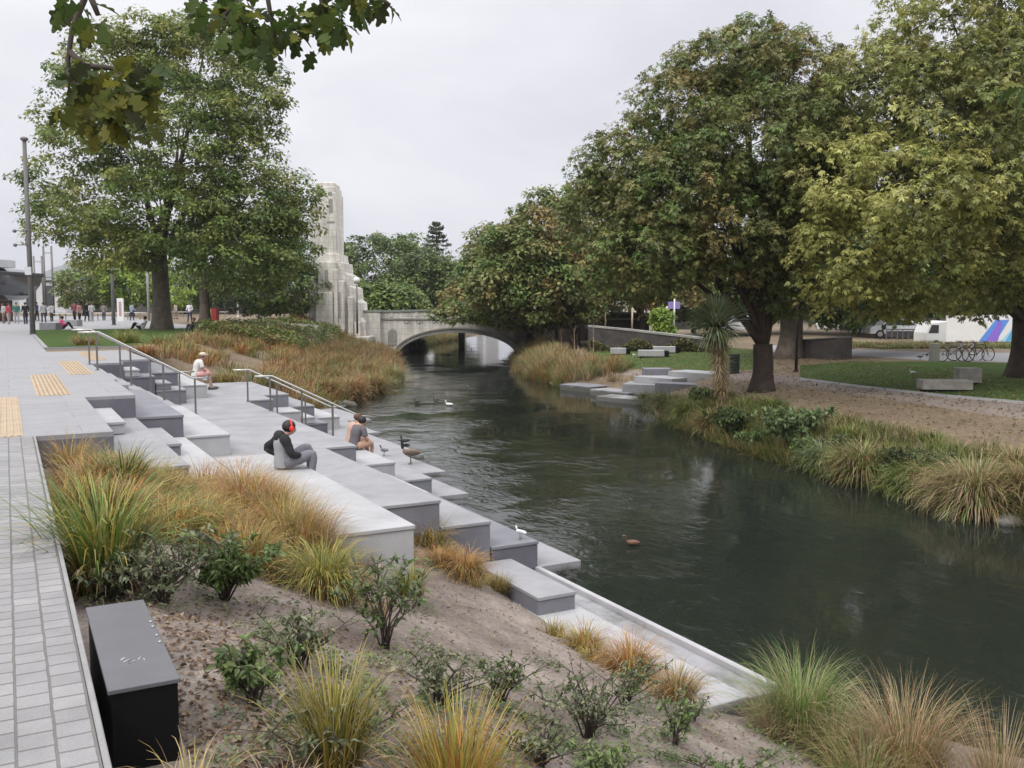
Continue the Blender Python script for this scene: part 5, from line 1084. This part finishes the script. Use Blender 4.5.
p = atg(214, 322); r = thing('market_stand', 'red and yellow kiosk panel behind the second lawn trunk', 'kiosk', tuple(p), -YAW); b = MB(); b.box(-.9, -.1, -.4, .4, 0, 1.15); b.build('yellow_side', plain('yellow', (.6, .45, .1), .6), r); b = MB(); b.box(-.09, .35, -.42, .4, 0, 1.2); b.build('red_side', plain('red', (.32, .03, .03), .7), r)
# white picket-like cafe seats beyond the lawn
for i, (x, y) in enumerate(((60, 321), (66, 321), (98, 320), (112, 320), (128, 319), (140, 319), (170, 318), (183, 318), (225, 318))):
    p = atg(x, y+1); r = thing('cafe_table', 'white cafe table on the far plaza, number %s from the left' % ['one', 'two', 'three', 'four', 'five', 'six', 'seven', 'eight', 'nine'][i], 'table', tuple(p), -YAW, 'white tables on the far plaza'); b = MB(); b.tube([(0, 0, .72), (0, 0, .76)], .55, 14); b.build('table_top', M['white_paint'], r)
    b = MB(); b.tube([(0, 0, 0), (0, 0, .72)], .05, 8); b.tube([(0, 0, 0), (0, 0, .03)], .3, 12); b.build('pedestal', M['steel'], r)
# glass restaurant building at the left edge
p = atF(-62, 320, 78); p.z = 0; bd = thing('restaurant_building', 'dark glass upper floor of a building with sloping underside at the left photo edge', 'building', tuple(p), -YAW); s = 78/FPX
b = MB(); prof = [(30*s, 4.7), (52*s, 4.0), (49*s, 3.2), (40*s, 2.3), (30*s, 1.9), (-60*s, 1.9), (-60*s, 4.7)]
for q in range(1): b.poly([(x, 0, z) for x, z in prof], (0, 9, 0))
b.build('glass_volume', M['glass'], bd)
b = MB(); b.box(-60*s, 53*s, -.3, 9.3, 4.02, 4.35); b.build('roof', M['roof_dark'], bd, bevel=.05)
b = MB(); b.box(-60*s, 44*s, -.15, -.02, 2.9, 3.0); b.box(-60*s, 40*s, -.15, -.02, 2.3, 2.38); b.build('floor_band', M['steel_dark'], bd)
b = MB(); b.box(-60*s, 24*s, 1.5, 8, 0, 1.88); b.build('ground_floor', plain('maroon_dark', (.08, .03, .025), .7), bd)
b = MB(); b.box(-20*s, 42*s, 2, 6, 4.72, 5.4); b.build('roof_lantern', M['building_pale'], bd)
# pale curtain of buildings far beyond the plaza
for x0, x1, yt, F, m_, lb in ((20, 66, 282, 160, 'building_pale', 'pale low building far beyond the tall lamp post'), (66, 140, 296, 170, 'building_grey', 'grey low building beyond the left trees'), (150, 330, 298, 150, 'building_grey', 'long grey building beyond the lawn trees')):
    a_ = atF(x0, 315, F); c_ = atF(x1, 315, F); L = (c_-a_).length; h = atF(x0, yt, F).z; r = thing('distant_building', lb, 'building', (a_.x, a_.y, 0), -YAW)
    b = MB(); b.box(0, L, 0, 12, -.3, h); b.build('wall', M[m_], r); b = MB(); b.box(-.2, L+.2, -.2, 12.2, h+.002, h+.3); b.build('roof', M['roof_dark'], r)
    k = 0; x = 1.2
    while x < L-2:
        f = MB(); f.box(x, x+1.5, -.08, -.002, 1.0, h-.6); f.build('window', M['glass'], r); x += 3.2
# low white wall beside the tower
w0 = atF(262, 333, 62); w1 = atF(318, 338, 66); wall_run('low_wall', 'low white concrete wall below the dark bush', 'wall', [w0, w1], [-1.5, -1.6], [atF(0, 321.5, 62).z, atF(0, 325, 66).z], .5, M['stone_white'])
# ------------------------------------------------------------------ bridge
BF = 77.5; bs = BF/FPX; bc = atF(457, 355, BF)
def bridge_m(o): return o
br = thing('stone_bridge', 'pale stone arch bridge over the river with balustrade', 'bridge', (bc.x, bc.y, 0), -YAW)
def bz(y): return atF(457, y, BF).z
A_, B_ = 4.95, 2.05; zs = -2.9; xs = [-10.2, -8.0, -6.2]+[A_*-math.cos(PI*i/28) for i in range(29)]+[6.2, 8, 12, 16]
def topz(x): return bz(312.5)+.02-.0008*x*x+.10*math.exp(-(x/4)**2)
def botz(x): return zs+B_*math.sqrt(max(0, 1-(x/A_)**2)) if abs(x) < A_ else -3.4
W_ = 12.
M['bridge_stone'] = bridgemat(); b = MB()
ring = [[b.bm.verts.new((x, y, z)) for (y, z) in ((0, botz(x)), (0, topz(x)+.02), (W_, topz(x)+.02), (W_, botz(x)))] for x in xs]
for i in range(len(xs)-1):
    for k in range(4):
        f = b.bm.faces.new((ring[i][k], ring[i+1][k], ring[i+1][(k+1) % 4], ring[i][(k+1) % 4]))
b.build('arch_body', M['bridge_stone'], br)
b = MB()
for R0, R1, y0 in ((0, .28, -.10), (.31, .45, -.17)):
    prev = None
    for i in range(41):
        t = PI*i/40; x, z = -math.cos(t), math.sin(t); q = [(x*(A_+r_), y, zs+z*(B_+r_)) for r_, y in ((R0+.004, .06), (R0+.004, y0), (R1, y0), (R1, .06))]; cur = [b.bm.verts.new(c) for c in q]
        if prev:
            for k in range(4): b.bm.faces.new((prev[k], cur[k], cur[(k+1) % 4], prev[(k+1) % 4]))
        prev = cur
b.build('arch_moulding', M['stone_stain'], br)
# parapet with pierced panels
x = -10.2
while x < 12:
    z = topz(x); b = MB()
    if int((x+10.2)/.42) % 5 == 0: b.box(x, x+.26, -.05, .05, z-.40, z+.015)
    else: b.box(x+.12, x+.20, -.03, .05, z-.32, z-.02)
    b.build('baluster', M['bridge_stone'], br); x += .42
b = MB()
for i in range(len(xs)-1): 
    x0, x1 = xs[i], xs[i+1]; z0, z1 = topz(x0)+.022, topz(x1)+.022
    vs_ = [b.bm.verts.new(c) for c in ((x0, -.1, z0), (x1, -.1, z1), (x1, .5, z1), (x0, .5, z0), (x0, -.1, z0+.16), (x1, -.1, z1+.16), (x1, .5, z1+.16), (x0, .5, z0+.16))]
    for f in ((3, 2, 1, 0), (4, 5, 6, 7), (0, 1, 5, 4), (1, 2, 6, 5), (2, 3, 7, 6), (3, 0, 4, 7)): b.bm.faces.new([vs_[k] for k in f])
b.build('parapet_rail', M['cornice'], br)
b = MB(); b.box(-10.2, 16, -.09, .0, topz(-5)-.62, topz(-5)-.50); b.build('string_course', M['stone_stain'], br)
b = MB()
b.box(-9.6, -6.3, -.45, .3, -3.4, topz(-8)+.05); b.build('pilaster', M['stone_white'], br, bevel=.03)
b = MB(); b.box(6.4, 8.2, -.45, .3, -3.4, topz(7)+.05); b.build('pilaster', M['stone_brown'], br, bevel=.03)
b = MB(); b.box(-9.7, -6.2, -.5, .45, topz(-8)+.055, topz(-8)+.22); b.build('pilaster_cap', M['cornice'], br)
b = MB(); pts = [(-5.75, -.004, -1.9), (-5.0, -.004, -1.9), (-5.0, -.004, -.9)]+[(-5.375+.375*math.cos(t), -.004, -.9+.375*math.sin(t)) for t in [PI*k/8 for k in range(1, 8)]]+[(-5.75, -.004, -.9)]
b.poly(pts, (0, -.05, 0)); b.build('blind_niche', M['stone_stain'], br)
# relief ornaments under the rail
b = MB()
for x in (-4.2, -3.2, -1.9, -.9):
    b.tube([(x+.16*math.cos(t), -.03, topz(x)-.8+.16*math.sin(t)) for t in [2*PI*k/12 for k in range(13)]], .03, 5)
    b.box(x+.3, x+.36, -.05, 0, topz(x)-1.0, topz(x)-.65)
b.build('ornament', M['stone_stain'], br)
b = MB(); b.box(-.6, 0, 12.5, 14, -3.4, -.6); b.build('pier', M['stone_brown'], br)
# memorial tower
tw = atF(342, 345, 76); tr = thing('memorial_tower', 'tall white stone memorial tower with stepped buttresses left of the bridge', 'tower', (tw.x, tw.y, 0), -YAW); ts = 76/FPX
def tz(y): return atF(342, y, 76).z
def tb(x0, x1, y, y0, y1, ybot=352): return ((x0-342)*ts, (x1-342)*ts, y0, y1, tz(ybot), tz(y))
b = MB()
for a_ in (tb(312, 338.5, 192, 0, 3.2), tb(314.5, 337.5, 186, .15, 3.05, 192.3), tb(317, 336, 181.5, .3, 2.9, 186.3), ): b.box(*a_)
b.build('shaft', M['stone_white'], tr, bevel=.07)
b = MB()
pr_ = [(310, 352), (310, 268), (316, 262), (318, 254), (341.5, 254), (342.5, 262), (346.5, 263), (347, 273), (351, 275), (351.5, 286), (356.5, 288), (357.5, 300), (361, 303), (362, 318), (365.5, 322), (368, 352)]
b.poly([((x-342)*ts, -.25, tz(y)) for x, y in pr_], (0, 3.8, 0)); b.build('buttress', M['stone_white'], tr, bevel=.04)
for a_ in (tb(321, 339, 262, -.75, -.26), tb(319, 336, 292, -1.2, -.76), tb(341, 347, 281, -.9, -.26), tb(350, 355, 297, -.8, -.26), tb(336.5, 340.8, 270, -1.0, -.26), tb(312, 318.5, 284, -.8, -.26), tb(356, 362, 322, -.7, -.26)):
    b = MB(); b.box(*a_); b.build('front_pier', M['stone_white'], tr, bevel=.05)
b = MB(); b.box(*tb(306, 372, 336, -1.6, 4.6)); b.build('base', M['stone_white'], tr, bevel=.06)
for a_ in (((329-342)*ts, (336.5-342)*ts, -.03, .05, tz(223), tz(221)), ((331-342)*ts, (335-342)*ts, -.03, .05, tz(213), tz(199)), ((330.5-342)*ts, (334.5-342)*ts, -.03, .05, tz(195.5), tz(192)), ((328-342)*ts, (331-342)*ts, -.81, -.74, tz(288), tz(270)), ((341.5-342)*ts, (343-342)*ts, -.95, -.89, tz(318), tz(292))):
    b = MB(); b.box(*a_); b.build('carved_panel', M['stone_stain'], tr, bevel=.015)
p = tw+RV*(20*ts)-FV*2.2; b = MB(); hh = tz(283)
ls = thing('globe_lamp', 'lamp with white globe beside the tower steps', 'lamp', (p.x, p.y, -.8)); b.tube([(0, 0, 0), (0, 0, hh+.6)], [.09, .06], 8); b.build('post', M['steel_dark'], ls); b = MB(); b.ball((0, 0, hh+.95), .28, 14, 10); b.build('globe', M['white_paint'], ls)
# pale monument on the right
p = atF(582, 321, 80); p.z -= .3; s = 80/FPX; mo = thing('monument', 'pale stone monument with figure and cross arm above the river wall', 'monument', tuple(p), -YAW); b = MB(); b.box(-.9, .9, -.6, .6, -2, .45); b.box(-.6, .6, -.45, .45, .452, .9); b.build('plinth', M['stone_white'], mo, bevel=.04)
b = MB(); b.tube([(0, 0, .9), (0, 0, 1.5), (0, 0, 2.0), (0, 0, 2.1), (0, 0, 2.28), (0, 0, 2.4)], [.30, .22, .20, .09, .15, .05], 12); b.tube([(.1, 0, 1.9), (.4, 0, 1.8), (.55, 0, 2.15)], [.08, .06, .04], 8); b.build('statue', M['stone_white'], mo)
# vehicles on the road
def car(px, py, F, col, label, L=4.3, H=1.45, van=False, rz=.95):
    p = atF(px, py, F); r = thing('parked_van' if van else 'parked_car', label, 'van' if van else 'car', tuple(p), -YAW+rz, 'vehicles on the road beyond the wall'); W2 = .85
    pr = [(-L/2, .35), (-L/2, .8), (-L/2+.25, .95), (-L*.30, 1.0), (-L*.17, H), (L*.22, H), (L*.38, .98), (L/2-.1, .9), (L/2, .65), (L/2, .35)] if not van else [(-L/2, .35), (-L/2, H-.1), (-L/2+.1, H), (L*.28, H), (L*.38, 1.2), (L/2-.05, 1.0), (L/2, .7), (L/2, .35)]
    b = MB(); b.poly([(x, -W2, z) for x, z in pr], (0, 2*W2, 0)); b.build('body', plain('paint%.2f%.2f' % (col[0], col[2]), col, .3), r, bevel=.03)
    b = MB()
    if not van: b.poly([(-L*.26, -W2-.012, 1.0), (-L*.16, -W2-.012, H-.06), (L*.20, -W2-.012, H-.06), (L*.33, -W2-.012, 1.0)], (0, .01, 0))
    else: b.poly([(L*.12, -W2-.012, 1.05), (L*.12, -W2-.012, H-.2), (L*.26, -W2-.012, H-.2), (L*.35, -W2-.012, 1.05)], (0, .01, 0))
    b.build('side_window', M['glass'], r)
    for x in (-L*.32, L*.32):
        b = MB(); b.tube([(x, -W2-.02, .33), (x, -W2+.2, .33)], .33, 16); w = b.build('wheel', plain('rubber', (.02, .02, .02), .8), r); b = MB(); b.tube([(x, -W2-.03, .33), (x, -W2-.015, .33)], .19, 12); b.build('rim', M['steel'], w)
def roadz(px, F, yy):
    return None
car(646, 328, 84, (.7, .7, .72), 'white car parked above the river wall left of the young tree'); car(610, 325, 90, (.35, .36, .38), 'grey car above the river wall near the monument'); car(693, 333, 78, (.72, .72, .74), 'white van above the river wall right of the young tree', 4.8, 2.0, True)
car(738, 334, 74, (.62, .63, .65), 'pale grey car seen between the forked trunk and the cabbage tree', rz=.3); car(842, 333, 84, (.70, .70, .70), 'white car parked behind the grey planter wall', rz=.2); car(868, 334, 78, (.10, .12, .16), 'dark blue car parked right of the white one behind the planter wall', rz=.1)
car(893, 338, 72, (.5, .52, .55), 'silver car parked left of the dark fence', 4.2, rz=0)
for x, y, F, h, lb in ((605, 328, 66, 1.5, 'orange and white marker post left of the white car'), (632, 329, 66, 1.5, 'plain marker post next to the white car'), (632.5+34, 331, 64, 1.7, 'marker post right of the white car')):
    p = atF(x, y, F); r = thing('marker_post', lb, 'post', tuple(p)); b = MB(); b.tube([(0, 0, 0), (0, 0, h)], .07, 8); b.build('shaft', plain('post_cream', (.6, .5, .35), .7), r)
p = atF(674, 330, 66); r = thing('street_sign', 'purple flag like sign on a white pole above the road', 'sign', tuple(p), -YAW); b = MB(); b.tube([(0, 0, 0), (0, 0, 2.2)], .06, 8); b.build('shaft', M['white_paint'], r); b = MB(); b.box(-.45, .4, -.03, .03, 1.5, 2.0); b.build('panel', plain('violet', (.28, .22, .5), .6), r)
p = atF(663, 333, 60); 
tree('young_tree', 'small light green tree above the wall between the white car and van', p, .06, .5, [(661, 318, 9, 11, 0), (665, 328, 8, 6, 0)], 90, 40, .2, YEL, 'bark', 1, .4, under=1)
# grey planter wall, hoarding, fence, post, bikes
pa_ = atg(745, 358); pb_ = atF(835, 356, 50)
q0 = atF(786, 353, 50); q1 = atF(835, 354, 47); wall_run('planter_wall', 'dark grey panelled planter wall behind the lamp pole', 'wall', [q0, q1], [-2, -2], [atF(0, 340, 52).z, atF(0, 338, 47).z], 1.2, M['river_wall'], .06, M['granite_dark'])
p = atg(934, 362); r = thing('concrete_post', 'squat concrete post left of the bicycles', 'post', tuple(p), -YAW); s = depth(p)/FPX; b = MB(); b.box(-4.5*s, 4.5*s, -.12, .12, 0, 19*s); b.build('post', M['stone_stain'], r, bevel=.02)
hp = atF(975, 345, 66); r = thing('painted_hoarding', 'white site hoarding painted with blue and purple triangles', 'hoarding', (hp.x, hp.y, atF(975, 347, 66).z), -YAW+.05); s = 66/FPX
b = MB(); b.box(-30*s, 75*s, 0, .12, -.5, 32*s); b.build('panel', M['white_paint'], r)
for pts, c, nm in ((((-1, 0), (18, 0), (34, 27), (20, 27)), (.10, .28, .72), 'blue_stripe'), (((7, 0), (22, 0), (27, 24), (24, 27)), (.25, .15, .62), 'purple_stripe'), (((22, 0.5), (70, .5), (70, 30), (42, 24)), (.35, .62, .85), 'pale_blue_field'), (((30, 4), (40, 22), (60, 30), (48, 10)), (.12, .40, .62), 'teal_leaf')):
    zo = {'blue_stripe': .012, 'purple_stripe': .022, 'pale_blue_field': .008, 'teal_leaf': .016}[nm]
    b = MB(); b.poly([(x*s, -zo, z*s) for x, z in pts], (0, .003, 0)); b.build(nm, plain(nm, c, .6), r)
tk = atF(936, 347, 62); r = thing('parked_truck', 'white truck cab left of the painted hoarding', 'truck', tuple(tk), -YAW); s = 62/FPX
b = MB(); b.poly([(-10*s, 0, 2*s), (-10*s, 0, 14*s), (-6*s, 0, 24*s), (10*s, 0, 26*s), (10*s, 0, 2*s)], (0, 2, 0)); b.build('cab', M['white_paint'], r, bevel=.04); b = MB(); b.poly([(-8*s, -.02, 14*s), (-5*s, -.02, 22*s), (2*s, -.02, 22*s), (2*s, -.02, 14*s)], (0, .015, 0)); b.build('side_window', M['glass'], r)
b = MB(); b.tube([(0, -.1, 3*s), (0, .3, 3*s)], 4*s, 14); b.build('wheel', plain('rubber', (.02, .02, .02), .8), r)
# dark building + fence
a_ = atF(838, 338, 90); r = thing('distant_building', 'dark grey building with windows behind the right lawn', 'building', (a_.x, a_.y, -.5), -YAW); s = 90/FPX; b = MB(); b.box(0, 260*s, 0, 12, -.5, 60*s); b.build('wall', M['building_grey'], r); b = MB(); b.box(-.3, 260*s+.3, -.4, 12.3, 60*s+.002, 60*s+.4); b.build('roof', M['roof_dark'], r)
for i in range(8):
    f = MB(); f.box((8+30*i)*s, (30+30*i)*s, -.06, -.002, 12*s, 30*s); f.build('window', M['glass'], r)
fa = atF(886, 342, 68); r = thing('steel_fence', 'dark rail fence behind the right lawn', 'fence', tuple(fa), -YAW); s = 68/FPX
for k in range(8): b = MB(); b.box(k*5.5*s-.03, k*5.5*s+.03, -.03, .03, -.2, 13*s); b.build('post', M['steel_dark'], r)
b = MB(); b.box(0, 38.5*s, -.02, .02, 12*s, 13*s); b.box(0, 38.5*s, -.02, .02, 5*s, 11*s); b.build('panel', M['roof_dark'], r)
fa = atF(948, 348, 60); r = thing('low_fence', 'low thin rail fence in front of the painted hoarding', 'fence', tuple(fa), -YAW); s = 60/FPX
for k in range(10): b = MB(); b.box(k*8*s-.02, k*8*s+.02, -.02, .02, -.2, 6*s); b.build('post', M['steel_dark'], r)
b = MB(); b.box(0, 72*s, -.015, .015, 5.4*s, 6*s); b.build('rail', M['steel_dark'], r)
def bicycle(px, py, rz, label, col):
    p = atg(px, py); r = thing('bicycle', label, 'bicycle', tuple(p), -YAW+rz, 'bicycles parked on the far path'); fm = plain('frame%.2f' % col[0], col, .4)
    for x in (-.52, .52):
        b = MB(); b.tube([(x+.33*math.cos(t), 0, .34+.33*math.sin(t)) for t in [2*PI*k/20 for k in range(21)]], .022, 6); w = b.build('wheel', plain('rubber', (.02, .02, .02), .8), r); b = MB()
        for k in range(6): t = PI*k/6; b.tube([(x+.32*math.cos(t), 0, .34+.32*math.sin(t)), (x-.32*math.cos(t), 0, .34-.32*math.sin(t))], .006, 4)
        b.build('spokes', M['steel'], w)
    b = MB(); 
    for u_, v_ in (((-.52, .34), (-.2, .78)), ((-.52, .34), (-.1, .32)), ((-.1, .32), (-.24, .88)), ((-.1, .32), (.34, .76)), ((-.2, .78), (.32, .84)), ((.52, .34), (.30, .95))): b.tube([(u_[0], 0, u_[1]), (v_[0], 0, v_[1])], .022, 6)
    b.build('frame', fm, r); b = MB(); b.ball((-.26, 0, .91), (.13, .07, .035), 10, 6); b.build('saddle', M['roof_dark'], r); b = MB(); b.tube([(.30, -.25, 1.0), (.30, 0, .96), (.30, .25, 1.0)], .018, 6); b.build('handlebar', M['steel_dark'], r)
bicycle(952, 361.5, .1, 'grey bicycle next to the concrete post', (.2, .2, .2)); bicycle(965, 361, -.2, 'white bicycle in the middle of the parked bicycles', (.5, .5, .5)); bicycle(978, 361.5, .15, 'black bicycle at the right end of the parked bicycles', (.03, .03, .03))
pts = []; hs = []
for i in range(160):
    t = random.random(); F = random.uniform(56, 62); q = atF(790+t*260, 340, F); pts.append((q.x, q.y, g(q.x, q.y))); hs.append(random.uniform(.18, .4))
mass('verge_grass', 'rough grass and low flowers behind the far path', 'grass', pts, hs, 70, [('olive', 'tan'), ('green', 'sedge'), ('tan', 'olive')], w=.035, rad=.5)
for x, F, yt, w_, lb in ((492, 420, 227, 7, 'pale tower block barely visible above the right trees'), (480, 380, 236, 4, 'thin pale tower left of the other tower block')):
    p = atF(x, 312, F); s = F/FPX; r = thing('tower_block', lb, 'building', (p.x, p.y, 0), -YAW); b = MB(); h = atF(x, yt, F).z; b.box(-w_*s, w_*s, 0, 12, 0, h); b.build('wall', M['building_pale'], r)
    for k in range(10): b = MB(); b.box(-w_*s+.5, w_*s-.5, -.1, -.01, h-2.5-3.2*k, h-1.2-3.2*k); b.build('window', M['building_grey'], r)
# rocks at the waterline
for i, (x, y, s_, lb) in enumerate(((1010, 522, .35, 'flat pale rock at the waterline by the huge tan tussock'), (345, 405, .5, 'dark rock at the waterline under the reddish sedge'), (330, 402, .4, 'second rock under the sedge behind the lower handrail'))):
    p = at(x, y, -2.66); b = MB(); b.ball((0, 0, 0), (s_, s_*.7, s_*.4), 10, 7)
    for v in b.bm.verts: v.co *= random.uniform(.85, 1.15)
    o = b.build('rock', M['rock']); o.location = p; tag(o, lb, 'rock')
# ------------------------------------------------------------------ overhanging oak branches close to the camera
def oakleaf():
    half = [(0, 0), (.06, .10), (.20, .17), (.13, .26), (.30, .36), (.36, .46), (.22, .50), (.20, .55), (.34, .68), (.30, .78), (.17, .76), (.14, .84), (.10, .95), (0, 1.0)]
    return half
def oak(label, F, anchors, twig, name='oak_branch'):
    """anchors: (px,py,spread_px,count)"""
    root = thing(name, label, 'branch', tuple(atF(*twig[0][0], F))); B = Vector(root.location)
    b = MB()
    for tw_ in twig:
        pts = [atF(x, y, F)-B for x, y in tw_]; n = len(pts); b.tube(pts, [.009*(1-.75*i/n)+.001 for i in range(n)], 6)
    b.build('twig', M['twig'], root)
    hv = oakleaf(); V = []; F3 = []; C = []; nv = 0
    for (ax, ay, sp, cnt) in anchors:
        for i in range(int(cnt*2.1)):
            p = np.array(atF(ax+random.gauss(0, sp*.5), ay+random.gauss(0, sp*.34), F+random.gauss(0, .12))-B); d = unit(np.array([random.gauss(0, .8), random.gauss(0, .8), random.gauss(-.5, .5)])); nn = unit(np.array([random.gauss(0, .7), random.gauss(0, .7), 1.])); s = unit(np.cross(d, nn)); nn = np.cross(s, d); L = random.uniform(.050, .082)
            c = np.array(random.choice([(.06, .10, .02), (.08, .12, .025), (.045, .075, .018), (.16, .17, .03), (.05, .06, .02)]))*random.uniform(.6, 1.05)
            if ay > 85: c = c*.6+np.array((.22, .20, .03))*.4*random.random()*1.6
            for (w, t) in hv: V.append(p+d*t*L-nn*(t*t)*L*.25)
            for (w, t) in hv: V.append(p+d*t*L-nn*(t*t)*L*.25+s*w*L*.85+nn*w*L*.22)
            for (w, t) in hv: V.append(p+d*t*L-nn*(t*t)*L*.25-s*w*L*.85+nn*w*L*.22)
            k = len(hv)
            for j in range(k-1):
                F3.append((nv+j, nv+k+j, nv+k+j+1, nv+j+1)); F3.append((nv+j, nv+j+1, nv+2*k+j+1, nv+2*k+j))
            C += [c]*(3*k); nv += 3*k
    npmesh('leaves', np.array(V), np.array(F3), M['oak_leaf'], np.array(C), parent=root)
oak('oak branch with lobed leaves hanging low in front of the big lawn tree', 2.6, [(110, 95, 42, 46), (85, 75, 22, 14), (140, 80, 26, 14), (95, 22, 10, 4), (110, 118, 26, 12), (75, 5, 14, 5)],
    [[(95, -60), (84, 0), (72, 30), (68, 60), (70, 85)], [(70, 52), (85, 66), (112, 68), (135, 85)], [(68, 70), (85, 95), (110, 110)], [(88, -10), (98, 15)]])
oak('oak branch with lobed leaves hanging into the top centre left of the photo', 2.9, [(225, 12, 28, 22), (250, 32, 26, 20), (275, 42, 22, 14), (305, 22, 18, 10), (330, 6, 22, 14), (355, -5, 20, 14), (325, 34, 8, 5), (345, 25, 8, 4), (385, 4, 10, 4), (290, 10, 20, 6)],
    [[(280, -80), (250, -10), (225, 15)], [(280, -80), (268, 0), (275, 40)], [(280, -80), (320, -5), (328, 30)], [(280, -80), (350, -20), (390, 5)]])
oak('single oak leaf sprig poking in at the upper right photo edge', 2.6, [(1024, 85, 8, 5), (1040, 100, 12, 8)], [[(1120, 0), (1060, 60), (1024, 85)]])
# ------------------------------------------------------------------ hills
V = []; F = []; xs_ = np.linspace(-260, 520, 90)
for i, x in enumerate(xs_):
    F0 = 2600; y = 266+10*math.sin(x*.028+.6)*.6+6*math.sin(x*.07)+max(0, (x-60))*.12; y = min(y, 300)
    t_ = atF(x, y, F0+700); f_ = atF(x, 303, F0); V += [(f_.x, f_.y, -2), tuple(atF(x, y+9, F0+300)), tuple(t_), (t_.x*1.2, t_.y*1.2, -2)]
for i in range(len(xs_)-1):
    for k in range(3): F.append((4*i+k, 4*i+4+k, 4*i+5+k, 4*i+1+k))
tag(npmesh('hills', V, F, M['hill'], smooth=True), kind='structure')
b = MB(); b.box(-1500, 3900, -900, 4600, -7, 260); hz = b.build('haze', None); hz.data.materials.clear()
hm = bpy.data.materials.new('haze_air'); hm.use_nodes = True; nt = hm.node_tree; nt.nodes.clear(); o_ = nt.nodes.new('ShaderNodeOutputMaterial'); pv = nt.nodes.new('ShaderNodeVolumePrincipled'); pv.inputs['Color'].default_value = (.86, .88, .95, 1); pv.inputs['Density'].default_value = .00022; pv.inputs['Anisotropy'].default_value = .2; nt.links.new(pv.outputs[0], o_.inputs['Volume'])
hz.data.materials.append(hm); tag(hz, 'faint pale haze in front of the distant hills', 'haze', kind='stuff')
# ------------------------------------------------------------------ light, sky, render settings
SUN_EL, SUN_AZ = math.radians(50), math.radians(-118)   # azimuth from +Y towards +X
w = bpy.data.worlds.new('World'); scn.world = w; w.use_nodes = True; nt = w.node_tree
for n_ in list(nt.nodes): nt.nodes.remove(n_)
out = nt.nodes.new('ShaderNodeOutputWorld'); sky = nt.nodes.new('ShaderNodeTexSky'); sky.sky_type = 'NISHITA'; sky.sun_disc = False; sky.sun_elevation = SUN_EL; sky.sun_rotation = SUN_AZ; sky.dust_density = 3
bg = nt.nodes.new('ShaderNodeBackground'); bg.inputs['Strength'].default_value = .09; nt.links.new(sky.outputs[0], bg.inputs['Color'])
tc = nt.nodes.new('ShaderNodeTexCoord'); mp = nt.nodes.new('ShaderNodeMapping'); mp.inputs['Scale'].default_value = (1, 1, 2.6); nt.links.new(tc.outputs['Generated'], mp.inputs['Vector'])
ns = N(nt, 'ShaderNodeTexNoise', Scale=2.3, Detail=5., Roughness=.52, Distortion=.5); nt.links.new(mp.outputs[0], ns.inputs['Vector'])
cr = nt.nodes.new('ShaderNodeValToRGB'); cr.color_ramp.elements[0].position = .3; cr.color_ramp.elements[1].position = .7; cr.color_ramp.elements[0].color = (.68, .68, .735, 1); cr.color_ramp.elements[1].color = (.93, .93, .95, 1); nt.links.new(ns.outputs['Fac'], cr.inputs['Fac'])
sx = nt.nodes.new('ShaderNodeSeparateXYZ'); nt.links.new(tc.outputs['Generated'], sx.inputs[0])
mz = nt.nodes.new('ShaderNodeMapRange'); mz.interpolation_type = 'SMOOTHSTEP'; mz.inputs['From Min'].default_value = .33; mz.inputs['From Max'].default_value = .85; mz.inputs['To Min'].default_value = 1.06; mz.inputs['To Max'].default_value = 2.6; nt.links.new(sx.outputs['Z'], mz.inputs['Value'])
b2 = nt.nodes.new('ShaderNodeBackground'); nt.links.new(mz.outputs[0], b2.inputs['Strength']); nt.links.new(cr.outputs[0], b2.inputs['Color'])
mx = nt.nodes.new('ShaderNodeMixShader'); mx.inputs[0].default_value = .93; nt.links.new(bg.outputs[0], mx.inputs[1]); nt.links.new(b2.outputs[0], mx.inputs[2]); nt.links.new(mx.outputs[0], out.inputs['Surface'])
sd = bpy.data.lights.new('sun', 'SUN'); sd.energy = 1.5; sd.angle = math.radians(18); sd.color = (1, .97, .92); so = bpy.data.objects.new('sun', sd); COL.objects.link(so)
dirv = Vector((math.sin(SUN_AZ)*math.cos(SUN_EL), math.cos(SUN_AZ)*math.cos(SUN_EL), math.sin(SUN_EL))); so.rotation_euler = dirv.to_track_quat('Z', 'Y').to_euler()
scn.render.engine = 'CYCLES'; scn.render.resolution_x = 1024; scn.render.resolution_y = 768
scn.view_settings.view_transform = 'Standard'; scn.view_settings.look = 'None'; scn.view_settings.gamma = 1; scn.view_settings.exposure = .15
scn.cycles.max_bounces = 6; scn.cycles.transparent_max_bounces = 4
